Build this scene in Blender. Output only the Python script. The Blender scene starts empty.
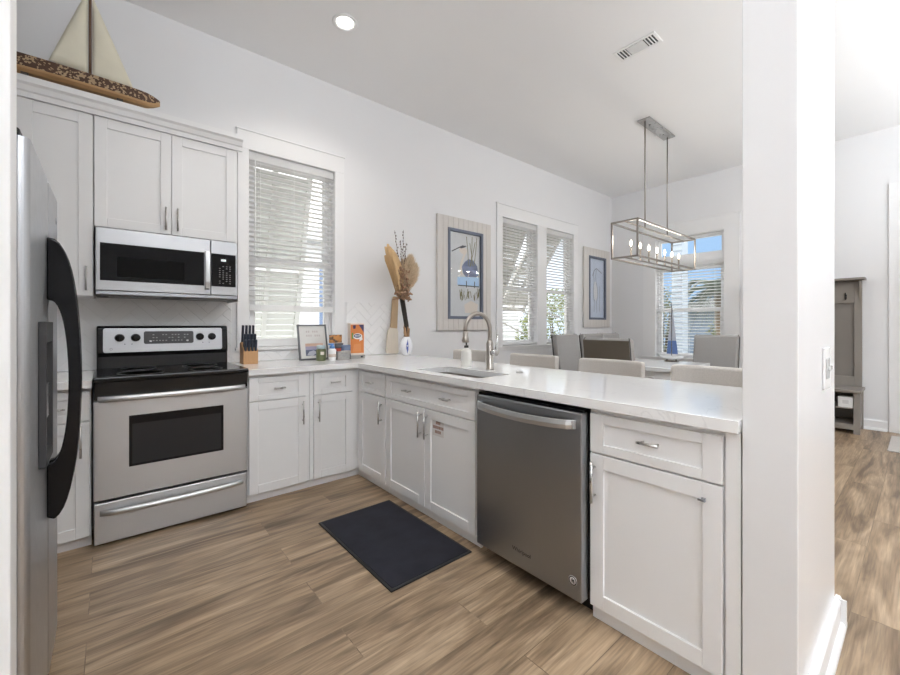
import bpy, bmesh, math, random
from mathutils import Vector, Matrix
random.seed(7)
S = bpy.context.scene
COL = S.collection
PI = math.pi

# ------------------------------------------------------------------ camera
cam_d = bpy.data.cameras.new('camera')
cam = bpy.data.objects.new('camera', cam_d)
COL.objects.link(cam)
cam.location = (0.0657, -3.5338, 1.2043)
cam.rotation_euler = (PI / 2, 0, math.radians(49.7332 - 90))
cam_d.sensor_width = 36.0
cam_d.lens = 402.37 / 900 * 36
cam_d.shift_y = -12.707 / 900
cam_d.clip_start = 0.02
S.camera = cam

# ------------------------------------------------------------------ view, world, lights
S.view_settings.view_transform = 'Standard'
S.view_settings.look = 'None'
S.view_settings.gamma = 1.0
S.view_settings.exposure = 0.25
S.view_settings.use_curve_mapping = False
try:
    S.cycles.max_bounces = 10
    S.cycles.diffuse_bounces = 6
    S.cycles.glossy_bounces = 5
    S.cycles.transmission_bounces = 8
    S.cycles.use_denoising = True
    S.cycles.sample_clamp_indirect = 6.0
    S.cycles.caustics_reflective = False
    S.cycles.caustics_refractive = False
except Exception:
    pass

W = bpy.data.worlds.new('world')
S.world = W
W.use_nodes = True
wn = W.node_tree
wn.nodes.clear()
w_out = wn.nodes.new('ShaderNodeOutputWorld')
w_bg = wn.nodes.new('ShaderNodeBackground')
w_tc = wn.nodes.new('ShaderNodeTexCoord')
w_sep = wn.nodes.new('ShaderNodeSeparateXYZ')
w_blue = wn.nodes.new('ShaderNodeMapRange')      # clear blue patch of sky towards +x, bright haze and cloud elsewhere
w_nz = wn.nodes.new('ShaderNodeTexNoise')
w_add = wn.nodes.new('ShaderNodeMath')
w_mix = wn.nodes.new('ShaderNodeMix')
w_mix.data_type = 'RGBA'
wn.links.new(w_tc.outputs['Generated'], w_sep.inputs[0])
wn.links.new(w_tc.outputs['Generated'], w_nz.inputs['Vector'])
w_nz.inputs['Scale'].default_value = 3.0
w_nz.inputs['Detail'].default_value = 5.0
w_add.operation = 'MULTIPLY_ADD'
w_add.inputs[1].default_value = 0.25
wn.links.new(w_nz.outputs[0], w_add.inputs[0])
wn.links.new(w_sep.outputs['X'], w_add.inputs[2])
w_blue.inputs[1].default_value = 0.72
w_blue.inputs[2].default_value = 1.02
wn.links.new(w_add.outputs[0], w_blue.inputs[0])
wn.links.new(w_blue.outputs[0], w_mix.inputs[0])
w_mix.inputs[6].default_value = (0.98, 0.99, 1.0, 1)
w_mix.inputs[7].default_value = (0.105, 0.165, 0.245, 1)
wn.links.new(w_mix.outputs[2], w_bg.inputs[0])
wn.links.new(w_bg.outputs[0], w_out.inputs[0])
w_bg.inputs[1].default_value = 3.4


def area_light(name, loc, rot, sx, sy, power, color=(1, 1, 1)):
    d = bpy.data.lights.new(name, 'AREA')
    d.shape = 'RECTANGLE'
    d.size = sx
    d.size_y = sy
    d.energy = power
    d.color = color
    o = bpy.data.objects.new(name, d)
    COL.objects.link(o)
    o.location = loc
    o.rotation_euler = rot
    return o


# unseen fill lights, added out of frame to brighten the room by way of the ceiling
area_light('bounce_fill', (0.9, -5.9, 2.65), (math.radians(180 - 7), 0, 0), 2.6, 1.8, 225, (0.90, 0.955, 1.0))
area_light('bounce_fill', (4.4, -5.5, 1.75), (math.radians(180 - 3), 0, 0), 2.8, 1.8, 125, (0.90, 0.955, 1.0))


# ------------------------------------------------------------------ helpers
class MB:
    """collects shapes into one bmesh"""

    def __init__(self):
        self.bm = bmesh.new()
        self.mi = 0
        self.M = None

    def _v(self, p):
        p = Vector(p)
        return self.bm.verts.new(self.M @ p if self.M else p)

    def face(self, pts, smooth=False):
        try:
            f = self.bm.faces.new([self._v(p) for p in pts])
            f.material_index = self.mi
            f.smooth = smooth
            return f
        except ValueError:
            return None

    def box(self, x0, x1, y0, y1, z0, z1):
        x0, x1 = sorted((x0, x1))
        y0, y1 = sorted((y0, y1))
        z0, z1 = sorted((z0, z1))
        v = [self._v((x, y, z)) for z in (z0, z1) for y in (y0, y1) for x in (x0, x1)]
        for q in ((0, 2, 3, 1), (4, 5, 7, 6), (0, 1, 5, 4), (2, 6, 7, 3), (0, 4, 6, 2), (1, 3, 7, 5)):
            f = self.bm.faces.new([v[i] for i in q])
            f.material_index = self.mi
        return self

    def obox(self, c, ax, ay, az, hx, hy, hz):
        """box about c with axis vectors"""
        c = Vector(c)
        ax, ay, az = (Vector(a).normalized() for a in (ax, ay, az))
        v = [self._v(c + ax * (sx * hx) + ay * (sy * hy) + az * (sz * hz)) for sz in (-1, 1) for sy in (-1, 1) for sx in (-1, 1)]
        for q in ((0, 2, 3, 1), (4, 5, 7, 6), (0, 1, 5, 4), (2, 6, 7, 3), (0, 4, 6, 2), (1, 3, 7, 5)):
            f = self.bm.faces.new([v[i] for i in q])
            f.material_index = self.mi
        return self

    def tube(self, pts, r, n=12, cap=True):
        """sweep a circle along points; r number or list"""
        pts = [Vector(p) for p in pts]
        rs = r if isinstance(r, (list, tuple)) else [r] * len(pts)
        rings = []
        up = None
        for i, p in enumerate(pts):
            t = (pts[min(i + 1, len(pts) - 1)] - pts[max(i - 1, 0)]).normalized()
            if up is None:
                a = Vector((0, 0, 1)) if abs(t.z) < 0.9 else Vector((1, 0, 0))
                up = t.cross(a).normalized()
            up = (up - t * up.dot(t)).normalized()
            b = t.cross(up)
            rings.append([self._v(p + (up * math.cos(2 * PI * j / n) + b * math.sin(2 * PI * j / n)) * rs[i]) for j in range(n)])
        for a, b in zip(rings, rings[1:]):
            for j in range(n):
                f = self.bm.faces.new((a[j], a[(j + 1) % n], b[(j + 1) % n], b[j]))
                f.smooth = True
                f.material_index = self.mi
        if cap:
            for ring in (rings[0][::-1], rings[-1]):
                f = self.bm.faces.new(ring)
                f.material_index = self.mi
        return self

    def lathe(self, prof, c=(0, 0, 0), n=28, axis='z', smooth=True, cap=True):
        """profile [(r, h)] around an axis through c"""
        c = Vector(c)

        def at(r, h, a):
            if axis == 'z':
                return c + Vector((r * math.cos(a), r * math.sin(a), h))
            if axis == 'y':
                return c + Vector((r * math.cos(a), h, r * math.sin(a)))
            return c + Vector((h, r * math.cos(a), r * math.sin(a)))
        rings = []
        for r, h in prof:
            if r < 1e-6:
                rings.append([self._v(at(0, h, 0))])
            else:
                rings.append([self._v(at(r, h, 2 * PI * j / n)) for j in range(n)])
        for a, b in zip(rings, rings[1:]):
            for j in range(n):
                j2 = (j + 1) % n
                if len(a) == 1 and len(b) == 1:
                    continue
                q = [a[0], b[j2], b[j]] if len(a) == 1 else ([a[j], a[j2], b[0]] if len(b) == 1 else [a[j], a[j2], b[j2], b[j]])
                f = self.bm.faces.new(q)
                f.smooth = smooth
                f.material_index = self.mi
        for ring, rev in ((rings[0], True), (rings[-1], False)):
            if len(ring) > 1 and cap:
                f = self.bm.faces.new(ring[::-1] if rev else ring)
                f.material_index = self.mi
        return self

    def prism(self, poly, fa, fb):
        """extrude polygon of 2d points; fa(u,v) / fb(u,v) give the two ends"""
        a = [self._v(fa(u, v)) for u, v in poly]
        b = [self._v(fb(u, v)) for u, v in poly]
        n = len(poly)
        fs = [self.bm.faces.new(a[::-1]), self.bm.faces.new(b)]
        for i in range(n):
            fs.append(self.bm.faces.new((a[i], a[(i + 1) % n], b[(i + 1) % n], b[i])))
        for f in fs:
            f.material_index = self.mi
        return self

    def grid(self, fn, nu, nv, closed_u=False):
        vs = [[self._v(fn(i / (nu if closed_u else nu - 1), j / (nv - 1))) for j in range(nv)] for i in range(nu)]
        for i in range(nu if closed_u else nu - 1):
            for j in range(nv - 1):
                i2 = (i + 1) % nu
                f = self.bm.faces.new((vs[i][j], vs[i2][j], vs[i2][j + 1], vs[i][j + 1]))
                f.smooth = True
                f.material_index = self.mi
        return vs


def obj(name, mb, mats, parent=None, bevel=0.0, seg=2, solid=0.0, sub=0, kind=None, label=None):
    bm = mb.bm
    bmesh.ops.recalc_face_normals(bm, faces=bm.faces[:])
    me = bpy.data.meshes.new(name)
    bm.to_mesh(me)
    bm.free()
    for m in (mats if isinstance(mats, (list, tuple)) else [mats]):
        me.materials.append(m)
    o = bpy.data.objects.new(name, me)
    COL.objects.link(o)
    if parent:
        o.parent = parent
        o.matrix_parent_inverse = WM[parent.name].inverted() if parent.name in WM else Matrix()
    if solid:
        md = o.modifiers.new('solid', 'SOLIDIFY')
        md.thickness = solid
        md.offset = 0
    if bevel:
        md = o.modifiers.new('bevel', 'BEVEL')
        md.width = bevel
        md.segments = seg
        md.limit_method = 'ANGLE'
        md.angle_limit = math.radians(40)
        md.harden_normals = False
    if sub:
        md = o.modifiers.new('sub', 'SUBSURF')
        md.levels = sub
        md.render_levels = sub
    if kind:
        o['kind'] = kind
    if label:
        o['label'] = label
    return o


WM = {}


def thing(name, label, cat, loc=(0, 0, 0), group=None):
    o = bpy.data.objects.new(name, None)
    COL.objects.link(o)
    o.location = loc
    o['label'] = label
    o['category'] = cat
    if group:
        o['group'] = group
    WM[o.name] = Matrix.Translation(Vector(loc))
    return o


def tag(o, label, cat, group=None):
    o['label'] = label
    o['category'] = cat
    if group:
        o['group'] = group
    return o


KIDS = {}


def copy_tree(root, loc, rz=None, label=None, group=None):
    r = root.copy()
    COL.objects.link(r)
    r.location = loc
    if rz is not None:
        r.rotation_euler = (0, 0, rz)
    if label:
        r['label'] = label
    if group:
        r['group'] = group
    for ch in root.children:
        c = ch.copy()
        COL.objects.link(c)
        c.parent = r
        for g in ch.children:
            d = g.copy()
            COL.objects.link(d)
            d.parent = c
    return r


# ------------------------------------------------------------------ materials
def new_mat(name):
    m = bpy.data.materials.new(name)
    m.use_nodes = True
    nt = m.node_tree
    return m, nt, nt.nodes['Principled BSDF']


def N(nt, typ, **kw):
    n = nt.nodes.new(typ)
    for kk, v in kw.items():
        if kk.startswith('i_'):
            n.inputs[kk[2:].replace('_', ' ')].default_value = v
        else:
            setattr(n, kk, v)
    return n


def plain(name, col, rough=0.5, metal=0.0, noise=0.0, scale=20.0, bump=0.0, spec=None, stretch=None, coat=0.0):
    """principled with a little procedural variation of tone and relief"""
    m, nt, b = new_mat(name)
    b.inputs['Roughness'].default_value = rough
    b.inputs['Metallic'].default_value = metal
    if spec is not None:
        b.inputs['Specular IOR Level'].default_value = spec
    if coat:
        b.inputs['Coat Weight'].default_value = coat
        b.inputs['Coat Roughness'].default_value = 0.05
    tc = N(nt, 'ShaderNodeTexCoord')
    mp = N(nt, 'ShaderNodeMapping')
    if stretch:
        mp.inputs['Scale'].default_value = stretch
    nz = N(nt, 'ShaderNodeTexNoise')
    nz.inputs['Scale'].default_value = scale
    nz.inputs['Detail'].default_value = 4
    nt.links.new(tc.outputs['Object'], mp.inputs[0])
    nt.links.new(mp.outputs[0], nz.inputs['Vector'])
    mx = N(nt, 'ShaderNodeMix', data_type='RGBA')
    a = noise
    mx.inputs[6].default_value = (col[0] * (1 - a), col[1] * (1 - a), col[2] * (1 - a), 1)
    mx.inputs[7].default_value = (min(1, col[0] * (1 + a)), min(1, col[1] * (1 + a)), min(1, col[2] * (1 + a)), 1)
    nt.links.new(nz.outputs[0], mx.inputs[0])
    nt.links.new(mx.outputs[2], b.inputs['Base Color'])
    if bump:
        bp = N(nt, 'ShaderNodeBump')
        bp.inputs['Strength'].default_value = bump
        bp.inputs['Distance'].default_value = 0.004
        nt.links.new(nz.outputs[0], bp.inputs['Height'])
        nt.links.new(bp.outputs[0], b.inputs['Normal'])
    return m


def glow(name, col, strength):
    m, nt, b = new_mat(name)
    b.inputs['Base Color'].default_value = (*col, 1)
    b.inputs['Emission Color'].default_value = (*col, 1)
    b.inputs['Emission Strength'].default_value = strength
    return m


def pane_glass(name, tint=(1, 1, 1)):
    """thin clear pane: mostly see-through, with a fresnel reflection"""
    m = bpy.data.materials.new(name)
    m.use_nodes = True
    nt = m.node_tree
    nt.nodes.clear()
    out = N(nt, 'ShaderNodeOutputMaterial')
    tr = N(nt, 'ShaderNodeBsdfTransparent')
    tr.inputs[0].default_value = (*tint, 1)
    gl = N(nt, 'ShaderNodeBsdfGlossy')
    gl.inputs['Roughness'].default_value = 0.02
    fr = N(nt, 'ShaderNodeFresnel')
    fr.inputs['IOR'].default_value = 1.45
    ge = N(nt, 'ShaderNodeNewGeometry')
    iv = N(nt, 'ShaderNodeMath', operation='SUBTRACT')
    iv.inputs[0].default_value = 1.0
    nt.links.new(ge.outputs['Backfacing'], iv.inputs[1])
    mu = N(nt, 'ShaderNodeMath', operation='MULTIPLY')
    nt.links.new(fr.outputs[0], mu.inputs[0])
    nt.links.new(iv.outputs[0], mu.inputs[1])
    mx = N(nt, 'ShaderNodeMixShader')
    nt.links.new(mu.outputs[0], mx.inputs[0])
    nt.links.new(tr.outputs[0], mx.inputs[1])
    nt.links.new(gl.outputs[0], mx.inputs[2])
    nt.links.new(mx.outputs[0], out.inputs[0])
    return m


def wood_floor():
    m, nt, b = new_mat('plank_floor')
    tc = N(nt, 'ShaderNodeTexCoord')
    br = N(nt, 'ShaderNodeTexBrick', offset=0.37, offset_frequency=2)
    br.inputs['Color1'].default_value = (0, 0, 0, 1)
    br.inputs['Color2'].default_value = (1, 1, 1, 1)
    br.inputs['Mortar'].default_value = (0.5, 0.5, 0.5, 1)
    br.inputs['Scale'].default_value = 1.0
    br.inputs['Mortar Size'].default_value = 0.0016
    br.inputs['Mortar Smooth'].default_value = 0.3
    br.inputs['Brick Width'].default_value = 1.22
    br.inputs['Row Height'].default_value = 0.185
    nt.links.new(tc.outputs['Object'], br.inputs['Vector'])
    # shift the grain per plank
    sh = N(nt, 'ShaderNodeVectorMath', operation='MULTIPLY')
    sh.inputs[1].default_value = (7.3, 3.1, 9.0)
    nt.links.new(br.outputs['Color'], sh.inputs[0])
    ad = N(nt, 'ShaderNodeVectorMath', operation='ADD')
    nt.links.new(tc.outputs['Object'], ad.inputs[0])
    nt.links.new(sh.outputs[0], ad.inputs[1])

    def noise(sx, sy, scale, det, dist=0.0):
        mp = N(nt, 'ShaderNodeMapping')
        mp.inputs['Scale'].default_value = (sx, sy, 1)
        nt.links.new(ad.outputs[0], mp.inputs[0])
        nz = N(nt, 'ShaderNodeTexNoise')
        nz.inputs['Scale'].default_value = scale
        nz.inputs['Detail'].default_value = det
        nz.inputs['Distortion'].default_value = dist
        nt.links.new(mp.outputs[0], nz.inputs['Vector'])
        return nz
    big = noise(0.8, 6.0, 1.7, 7, 1.3)
    fine = noise(2.0, 55.0, 2.2, 6, 0.3)
    rings = noise(1.1, 9.0, 1.0, 2, 0.2)
    wv = N(nt, 'ShaderNodeMath', operation='MULTIPLY')
    wv.inputs[1].default_value = 60.0
    nt.links.new(rings.outputs[0], wv.inputs[0])
    sn = N(nt, 'ShaderNodeMath', operation='SINE')
    nt.links.new(wv.outputs[0], sn.inputs[0])
    r1 = N(nt, 'ShaderNodeValToRGB')
    c = r1.color_ramp
    c.elements[0].position = 0.30
    c.elements[0].color = FLOOR_DARK
    c.elements[1].position = 0.68
    c.elements[1].color = FLOOR_LIGHT
    kk = c.elements.new(0.5)
    kk.color = FLOOR_MID
    nt.links.new(big.outputs[0], r1.inputs[0])
    # darker fine fibres
    fr = N(nt, 'ShaderNodeMapRange')
    fr.inputs[1].default_value = 0.3
    fr.inputs[2].default_value = 0.7
    fr.inputs[3].default_value = 0.70
    fr.inputs[4].default_value = 1.12
    nt.links.new(fine.outputs[0], fr.inputs[0])
    sr = N(nt, 'ShaderNodeMapRange')
    sr.inputs[1].default_value = -1
    sr.inputs[2].default_value = 1
    sr.inputs[3].default_value = 0.9
    sr.inputs[4].default_value = 1.05
    nt.links.new(sn.outputs[0], sr.inputs[0])
    pr = N(nt, 'ShaderNodeMapRange')
    pr.inputs[3].default_value = 0.92
    pr.inputs[4].default_value = 1.08
    nt.links.new(br.outputs['Color'], pr.inputs[0])
    m1 = N(nt, 'ShaderNodeMath', operation='MULTIPLY')
    m2 = N(nt, 'ShaderNodeMath', operation='MULTIPLY')
    nt.links.new(fr.outputs[0], m1.inputs[0])
    nt.links.new(sr.outputs[0], m1.inputs[1])
    nt.links.new(m1.outputs[0], m2.inputs[0])
    nt.links.new(pr.outputs[0], m2.inputs[1])
    gm = N(nt, 'ShaderNodeMath', operation='MULTIPLY_ADD')
    gm.inputs[1].default_value = -0.30
    gm.inputs[2].default_value = 1.0
    nt.links.new(br.outputs['Fac'], gm.inputs[0])
    m3 = N(nt, 'ShaderNodeMath', operation='MULTIPLY')
    nt.links.new(m2.outputs[0], m3.inputs[0])
    nt.links.new(gm.outputs[0], m3.inputs[1])
    vm = N(nt, 'ShaderNodeVectorMath', operation='SCALE')
    nt.links.new(r1.outputs[0], vm.inputs[0])
    nt.links.new(m3.outputs[0], vm.inputs['Scale'])
    nt.links.new(vm.outputs[0], b.inputs['Base Color'])
    b.inputs['Roughness'].default_value = 0.42
    bp = N(nt, 'ShaderNodeBump')
    bp.inputs['Strength'].default_value = 0.12
    bp.inputs['Distance'].default_value = 0.002
    nt.links.new(m3.outputs[0], bp.inputs['Height'])
    nt.links.new(bp.outputs[0], b.inputs['Normal'])
    return m


def quartz():
    m, nt, b = new_mat('white_quartz')
    tc = N(nt, 'ShaderNodeTexCoord')
    nz = N(nt, 'ShaderNodeTexNoise')
    nz.inputs['Scale'].default_value = 1.6
    nz.inputs['Detail'].default_value = 6
    nz.inputs['Distortion'].default_value = 1.8
    nt.links.new(tc.outputs['Object'], nz.inputs['Vector'])
    rp = N(nt, 'ShaderNodeValToRGB')
    c = rp.color_ramp
    c.elements[0].position = 0.492
    c.elements[0].color = (0.86, 0.86, 0.86, 1)
    c.elements[1].position = 0.508
    c.elements[1].color = (0.86, 0.86, 0.86, 1)
    kk = c.elements.new(0.5)
    kk.color = (0.78, 0.78, 0.785, 1)
    nt.links.new(nz.outputs[0], rp.inputs[0])
    nt.links.new(rp.outputs[0], b.inputs['Base Color'])
    b.inputs['Roughness'].default_value = 0.07
    return m


def brushed(name, col, rough, stretch, bump=0.03):
    m, nt, b = new_mat(name)
    tc = N(nt, 'ShaderNodeTexCoord')
    mp = N(nt, 'ShaderNodeMapping')
    mp.inputs['Scale'].default_value = stretch
    nz = N(nt, 'ShaderNodeTexNoise')
    nz.inputs['Scale'].default_value = 8
    nz.inputs['Detail'].default_value = 5
    nt.links.new(tc.outputs['Object'], mp.inputs[0])
    nt.links.new(mp.outputs[0], nz.inputs['Vector'])
    mr = N(nt, 'ShaderNodeMapRange')
    mr.inputs[3].default_value = rough * 0.8
    mr.inputs[4].default_value = rough * 1.25
    nt.links.new(nz.outputs[0], mr.inputs[0])
    nt.links.new(mr.outputs[0], b.inputs['Roughness'])
    b.inputs['Base Color'].default_value = (*col, 1)
    b.inputs['Metallic'].default_value = 1.0
    bp = N(nt, 'ShaderNodeBump')
    bp.inputs['Strength'].default_value = bump
    bp.inputs['Distance'].default_value = 0.001
    nt.links.new(nz.outputs[0], bp.inputs['Height'])
    nt.links.new(bp.outputs[0], b.inputs['Normal'])
    return m


def speckle(name, base, flecks, scale, thr):
    m, nt, b = new_mat(name)
    tc = N(nt, 'ShaderNodeTexCoord')
    vo = N(nt, 'ShaderNodeTexVoronoi')
    vo.inputs['Scale'].default_value = scale
    nz = N(nt, 'ShaderNodeTexNoise')
    nz.inputs['Scale'].default_value = 9
    nt.links.new(tc.outputs['Object'], vo.inputs['Vector'])
    nt.links.new(tc.outputs['Object'], nz.inputs['Vector'])
    sp = N(nt, 'ShaderNodeSeparateColor')
    nt.links.new(vo.outputs['Color'], sp.inputs[0])
    mu = N(nt, 'ShaderNodeMath', operation='MULTIPLY')
    nt.links.new(sp.outputs[0], mu.inputs[0])
    nt.links.new(nz.outputs[0], mu.inputs[1])
    rp = N(nt, 'ShaderNodeValToRGB')
    rp.color_ramp.interpolation = 'CONSTANT'
    rp.color_ramp.elements[0].color = (*base, 1)
    rp.color_ramp.elements[1].position = thr
    rp.color_ramp.elements[1].color = (*flecks, 1)
    nt.links.new(mu.outputs[0], rp.inputs[0])
    nt.links.new(rp.outputs[0], b.inputs['Base Color'])
    b.inputs['Roughness'].default_value = 0.7
    return m


FLOOR_DARK = (0.125, 0.082, 0.049, 1)
FLOOR_MID = (0.305, 0.212, 0.132, 1)
FLOOR_LIGHT = (0.445, 0.322, 0.21, 1)

M_wall = plain('wall_paint', (0.80, 0.80, 0.81), 0.55, noise=0.01, scale=3)
M_ceil = plain('ceiling_paint', (0.90, 0.90, 0.905), 0.7, noise=0.01, scale=3)
M_trim = plain('trim_paint', (0.83, 0.83, 0.835), 0.35, noise=0.01, scale=4)
M_pillar = plain('satin_wall_paint', (0.80, 0.80, 0.81), 0.22, noise=0.01, scale=3)
M_cab = plain('white_cabinet_paint', (0.83, 0.83, 0.835), 0.32, noise=0.012, scale=5)
M_cabin = plain('cabinet_shadow_gap', (0.30, 0.30, 0.30), 0.6)
M_floor = wood_floor()
M_quartz = quartz()
M_steel = brushed('brushed_steel', (0.62, 0.63, 0.65), 0.40, (1, 1, 60), .008)
M_mwsteel = brushed('grey_brushed_steel', (0.42, 0.42, 0.43), 0.38, (1, 1, 60), .008)
M_steel_h = brushed('brushed_steel_side', (0.60, 0.61, 0.63), 0.26, (90, 90, .6), 0)
M_dsteel = brushed('dark_brushed_steel', (0.37, 0.385, 0.405), 0.34, (90, 90, .6), 0)
M_fridge = brushed('fridge_steel', (0.50, 0.51, 0.53), 0.36, (4, 4, 4), 0)
M_hsteel = brushed('matt_steel_handle', (0.62, 0.63, 0.64), 0.42, (4, 4, 4))
M_nickel = brushed('satin_nickel', (0.55, 0.54, 0.53), 0.28, (4, 4, 4))
M_bronze = brushed('brushed_nickel_warm', (0.40, 0.365, 0.33), 0.32, (4, 4, 4))
M_chand = brushed('aged_nickel', (0.33, 0.30, 0.27), 0.38, (4, 4, 4))
M_chrome = plain('chrome', (0.75, 0.75, 0.76), 0.1, metal=1.0)
M_black = plain('black_gloss', (0.008, 0.008, 0.009), 0.12, spec=.35)
M_bow = plain('black_satin_handle', (0.006, 0.006, 0.007), 0.18, spec=.2)
M_blackm = plain('black_matt', (0.015, 0.015, 0.016), 0.45)
M_glassblk = plain('black_glass', (0.006, 0.006, 0.007), 0.06, spec=.2)
M_winblk = plain('oven_window_glass', (0.026, 0.026, 0.028), 0.15, spec=.2)
M_grey = plain('grey_plastic', (0.20, 0.20, 0.21), 0.4)
M_white = plain('white_plastic', (0.86, 0.86, 0.86), 0.35)
M_blind = plain('white_blind_slat', (0.92, 0.92, 0.92), 0.45)
_nt = M_blind.node_tree
_p = _nt.nodes['Principled BSDF']
_tl = N(_nt, 'ShaderNodeBsdfTranslucent')
_tl.inputs[0].default_value = (.9, .9, .9, 1)
_mx = N(_nt, 'ShaderNodeMixShader')
_mx.inputs[0].default_value = .45
_nt.links.new(_p.outputs[0], _mx.inputs[1])
_nt.links.new(_tl.outputs[0], _mx.inputs[2])
_nt.links.new(_mx.outputs[0], _nt.nodes['Material Output'].inputs[0])
M_glass = pane_glass('window_pane')
M_tile = plain('white_glazed_tile', (0.84, 0.84, 0.845), 0.10, noise=0.02, scale=6, bump=0.06)
M_grout = plain('pale_grout', (0.72, 0.72, 0.72), 0.8)
M_fab = plain('beige_weave', (0.56, 0.525, 0.49), 0.9, noise=0.16, scale=160, bump=0.3)
M_fabg = plain('grey_weave', (0.35, 0.34, 0.33), 0.9, noise=0.14, scale=160, bump=0.3)
M_fabd = plain('shaded_weave', (0.14, 0.12, 0.095), 0.9, noise=0.14, scale=160, bump=0.3)
M_fabk = plain('charcoal_piping', (0.07, 0.07, 0.075), 0.8)
M_dwood = plain('dark_leg_wood', (0.06, 0.045, 0.035), 0.4, noise=0.2, scale=10)
M_mat = plain('navy_black_mat', (0.017, 0.0175, 0.025), 0.75, spec=.25, noise=0.55, scale=9, bump=0.2)
M_matedge = plain('black_rubber_edge', (0.012, 0.011, 0.012), 0.6)
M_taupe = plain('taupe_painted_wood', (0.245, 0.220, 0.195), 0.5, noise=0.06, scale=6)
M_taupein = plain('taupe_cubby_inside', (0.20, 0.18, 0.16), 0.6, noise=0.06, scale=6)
M_plank = plain('whitewashed_plank', (0.66, 0.63, 0.60), 0.6, noise=0.12, scale=3, stretch=(30, 30, 1.5))
M_blueframe = plain('slate_blue_frame', (0.125, 0.145, 0.195), 0.5, noise=0.15, scale=20)
M_knifewood = plain('light_oak', (0.50, 0.28, 0.13), 0.5, noise=0.15, scale=4, stretch=(20, 20, 2))
M_navy = plain('navy_handle', (0.02, 0.027, 0.045), 0.35)


# ------------------------------------------------------------------ room shell
XL, XR, YB, CE = -0.90, 6.76, 0.0, 3.42
YF = -10.0
WIN1 = (0.925, 1.655, 1.02, 2.617)
WIN2 = (3.935, 4.66, 0.93, 2.60)
WIN3 = (4.866, 5.56, 0.93, 2.60)
WINF = (-1.68, -0.74, 0.70, 2.58)      # in y, on the far wall
TH = 0.15

mb = MB().box(XL - .15, XR + .15, YF, .15, -.12, 0)
obj('floor', mb, M_floor, kind='structure')
mb = MB().box(XL - .15, XR + .15, YF, .15, CE, CE + .12)
obj('ceiling', mb, M_ceil, kind='structure')


def wall_with_holes(mb, axis, pos0, pos1, u0, u1, z0, z1, holes):
    """wall slab with rectangular openings"""
    us = sorted({u0, u1, *[h[0] for h in holes], *[h[1] for h in holes]})
    for a, b in zip(us, us[1:]):
        hs = sorted([(h[2], h[3]) for h in holes if h[0] <= a + 1e-6 and h[1] >= b - 1e-6])
        z = z0
        segs = []
        for h0, h1 in hs:
            segs.append((z, h0))
            z = h1
        segs.append((z, z1))
        for s0, s1 in segs:
            if s1 - s0 > 1e-4:
                if axis == 'y':
                    mb.box(a, b, pos0, pos1, s0, s1)
                else:
                    mb.box(pos0, pos1, a, b, s0, s1)


mb = MB()
wall_with_holes(mb, 'y', 0, TH, XL - .15, XR + .15, 0, CE, [WIN1, WIN2, WIN3])
bmesh.ops.remove_doubles(mb.bm, verts=mb.bm.verts[:], dist=1e-5)
obj('wall_back', mb, M_wall, kind='structure')
mb = MB()
wall_with_holes(mb, 'x', XR, XR + TH, YF, 0, 0, CE, [(WINF[0], WINF[1], WINF[2], 2.56)])
obj('wall_right', mb, M_wall, kind='structure')
mb = MB().box(XL - .15, XL, YF, 0, 0, CE)
obj('wall_left', mb, M_wall, kind='structure')
mb = MB().box(XL - .15, XR + .15, YF - .15, YF, 0, CE)
obj('wall_front', mb, M_wall, kind='structure')
# short wall that closes the fridge bay, and the wall stub at the end of the peninsula
mb = MB().box(XL, -0.103, -2.208, -2.128, 0, CE)
obj('wall_fridge', mb, M_trim, kind='structure', bevel=.004)
mb = MB().box(1.5635, 2.28, -3.300, -3.167, 0, CE)
obj('wall_peninsula', mb, M_pillar, kind='structure', bevel=.003)


def baseboard(name, pts):
    """board with a quarter round along a polyline of (x0,y0)->(x1,y1), n = outward normal"""
    mb = MB()
    for (x0, y0, x1, y1, nx, ny) in pts:
        d = Vector((x1 - x0, y1 - y0, 0))
        prof = [(0, 0), (.034, 0), (.033, .012), (.028, .022), (.018, .028), (.018, .104), (.013, .112), (0, .114)]
        mb.prism(prof, lambda u, v: (x0 + nx * u, y0 + ny * u, v), lambda u, v: (x1 + nx * u, y1 + ny * u, v))
    return obj(name, mb, M_trim, kind='structure')


baseboard('baseboard_peninsula', [(1.5635, -3.300, 2.314, -3.300, 0, -1), (2.28, -3.334, 2.28, -3.165, 1, 0)])
baseboard('baseboard_right', [(XR, -1.9, XR, -3.262, -1, 0), (XR, 0, XR, -1.9, -1, 0), (XR, -4.42, XR, YF, -1, 0)])
baseboard('baseboard_back', [(2.45, 0, XR, 0, 0, -1)])

# ---- trim round the openings
def casing(name, axis, u0, u1, z0, z1, w, wtop, extra=0.0, sill=None, mull=None):
    """flat boards round an opening; sill = (stool depth, apron height)"""
    mb = MB()
    t = .019

    def bx(a, b, c, d, tt=t, back=0.0):
        if axis == 'y':
            mb.box(a, b, -tt, -back, c, d)
        else:
            mb.box(XR - tt, XR - back, a, b, c, d)
    bx(u0 - w, u0, z0, z1)
    bx(u1, u1 + w, z0, z1)
    bx(u0 - w, u1 + w, z1, z1 + wtop)
    bx(u0 - w - .008, u1 + w + .008, z1 + wtop, z1 + wtop + .012, t + .008)
    if mull:
        bx(mull[0], mull[1], z0, z1)
    if sill:
        bx(u0 - w - .012, u1 + w + .012, z0 - .022, z0, sill[0])
        bx(u0 - w, u1 + w, z0 - .022 - sill[1], z0 - .022)
    return obj(name, mb, M_trim, kind='structure', bevel=.002)


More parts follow.
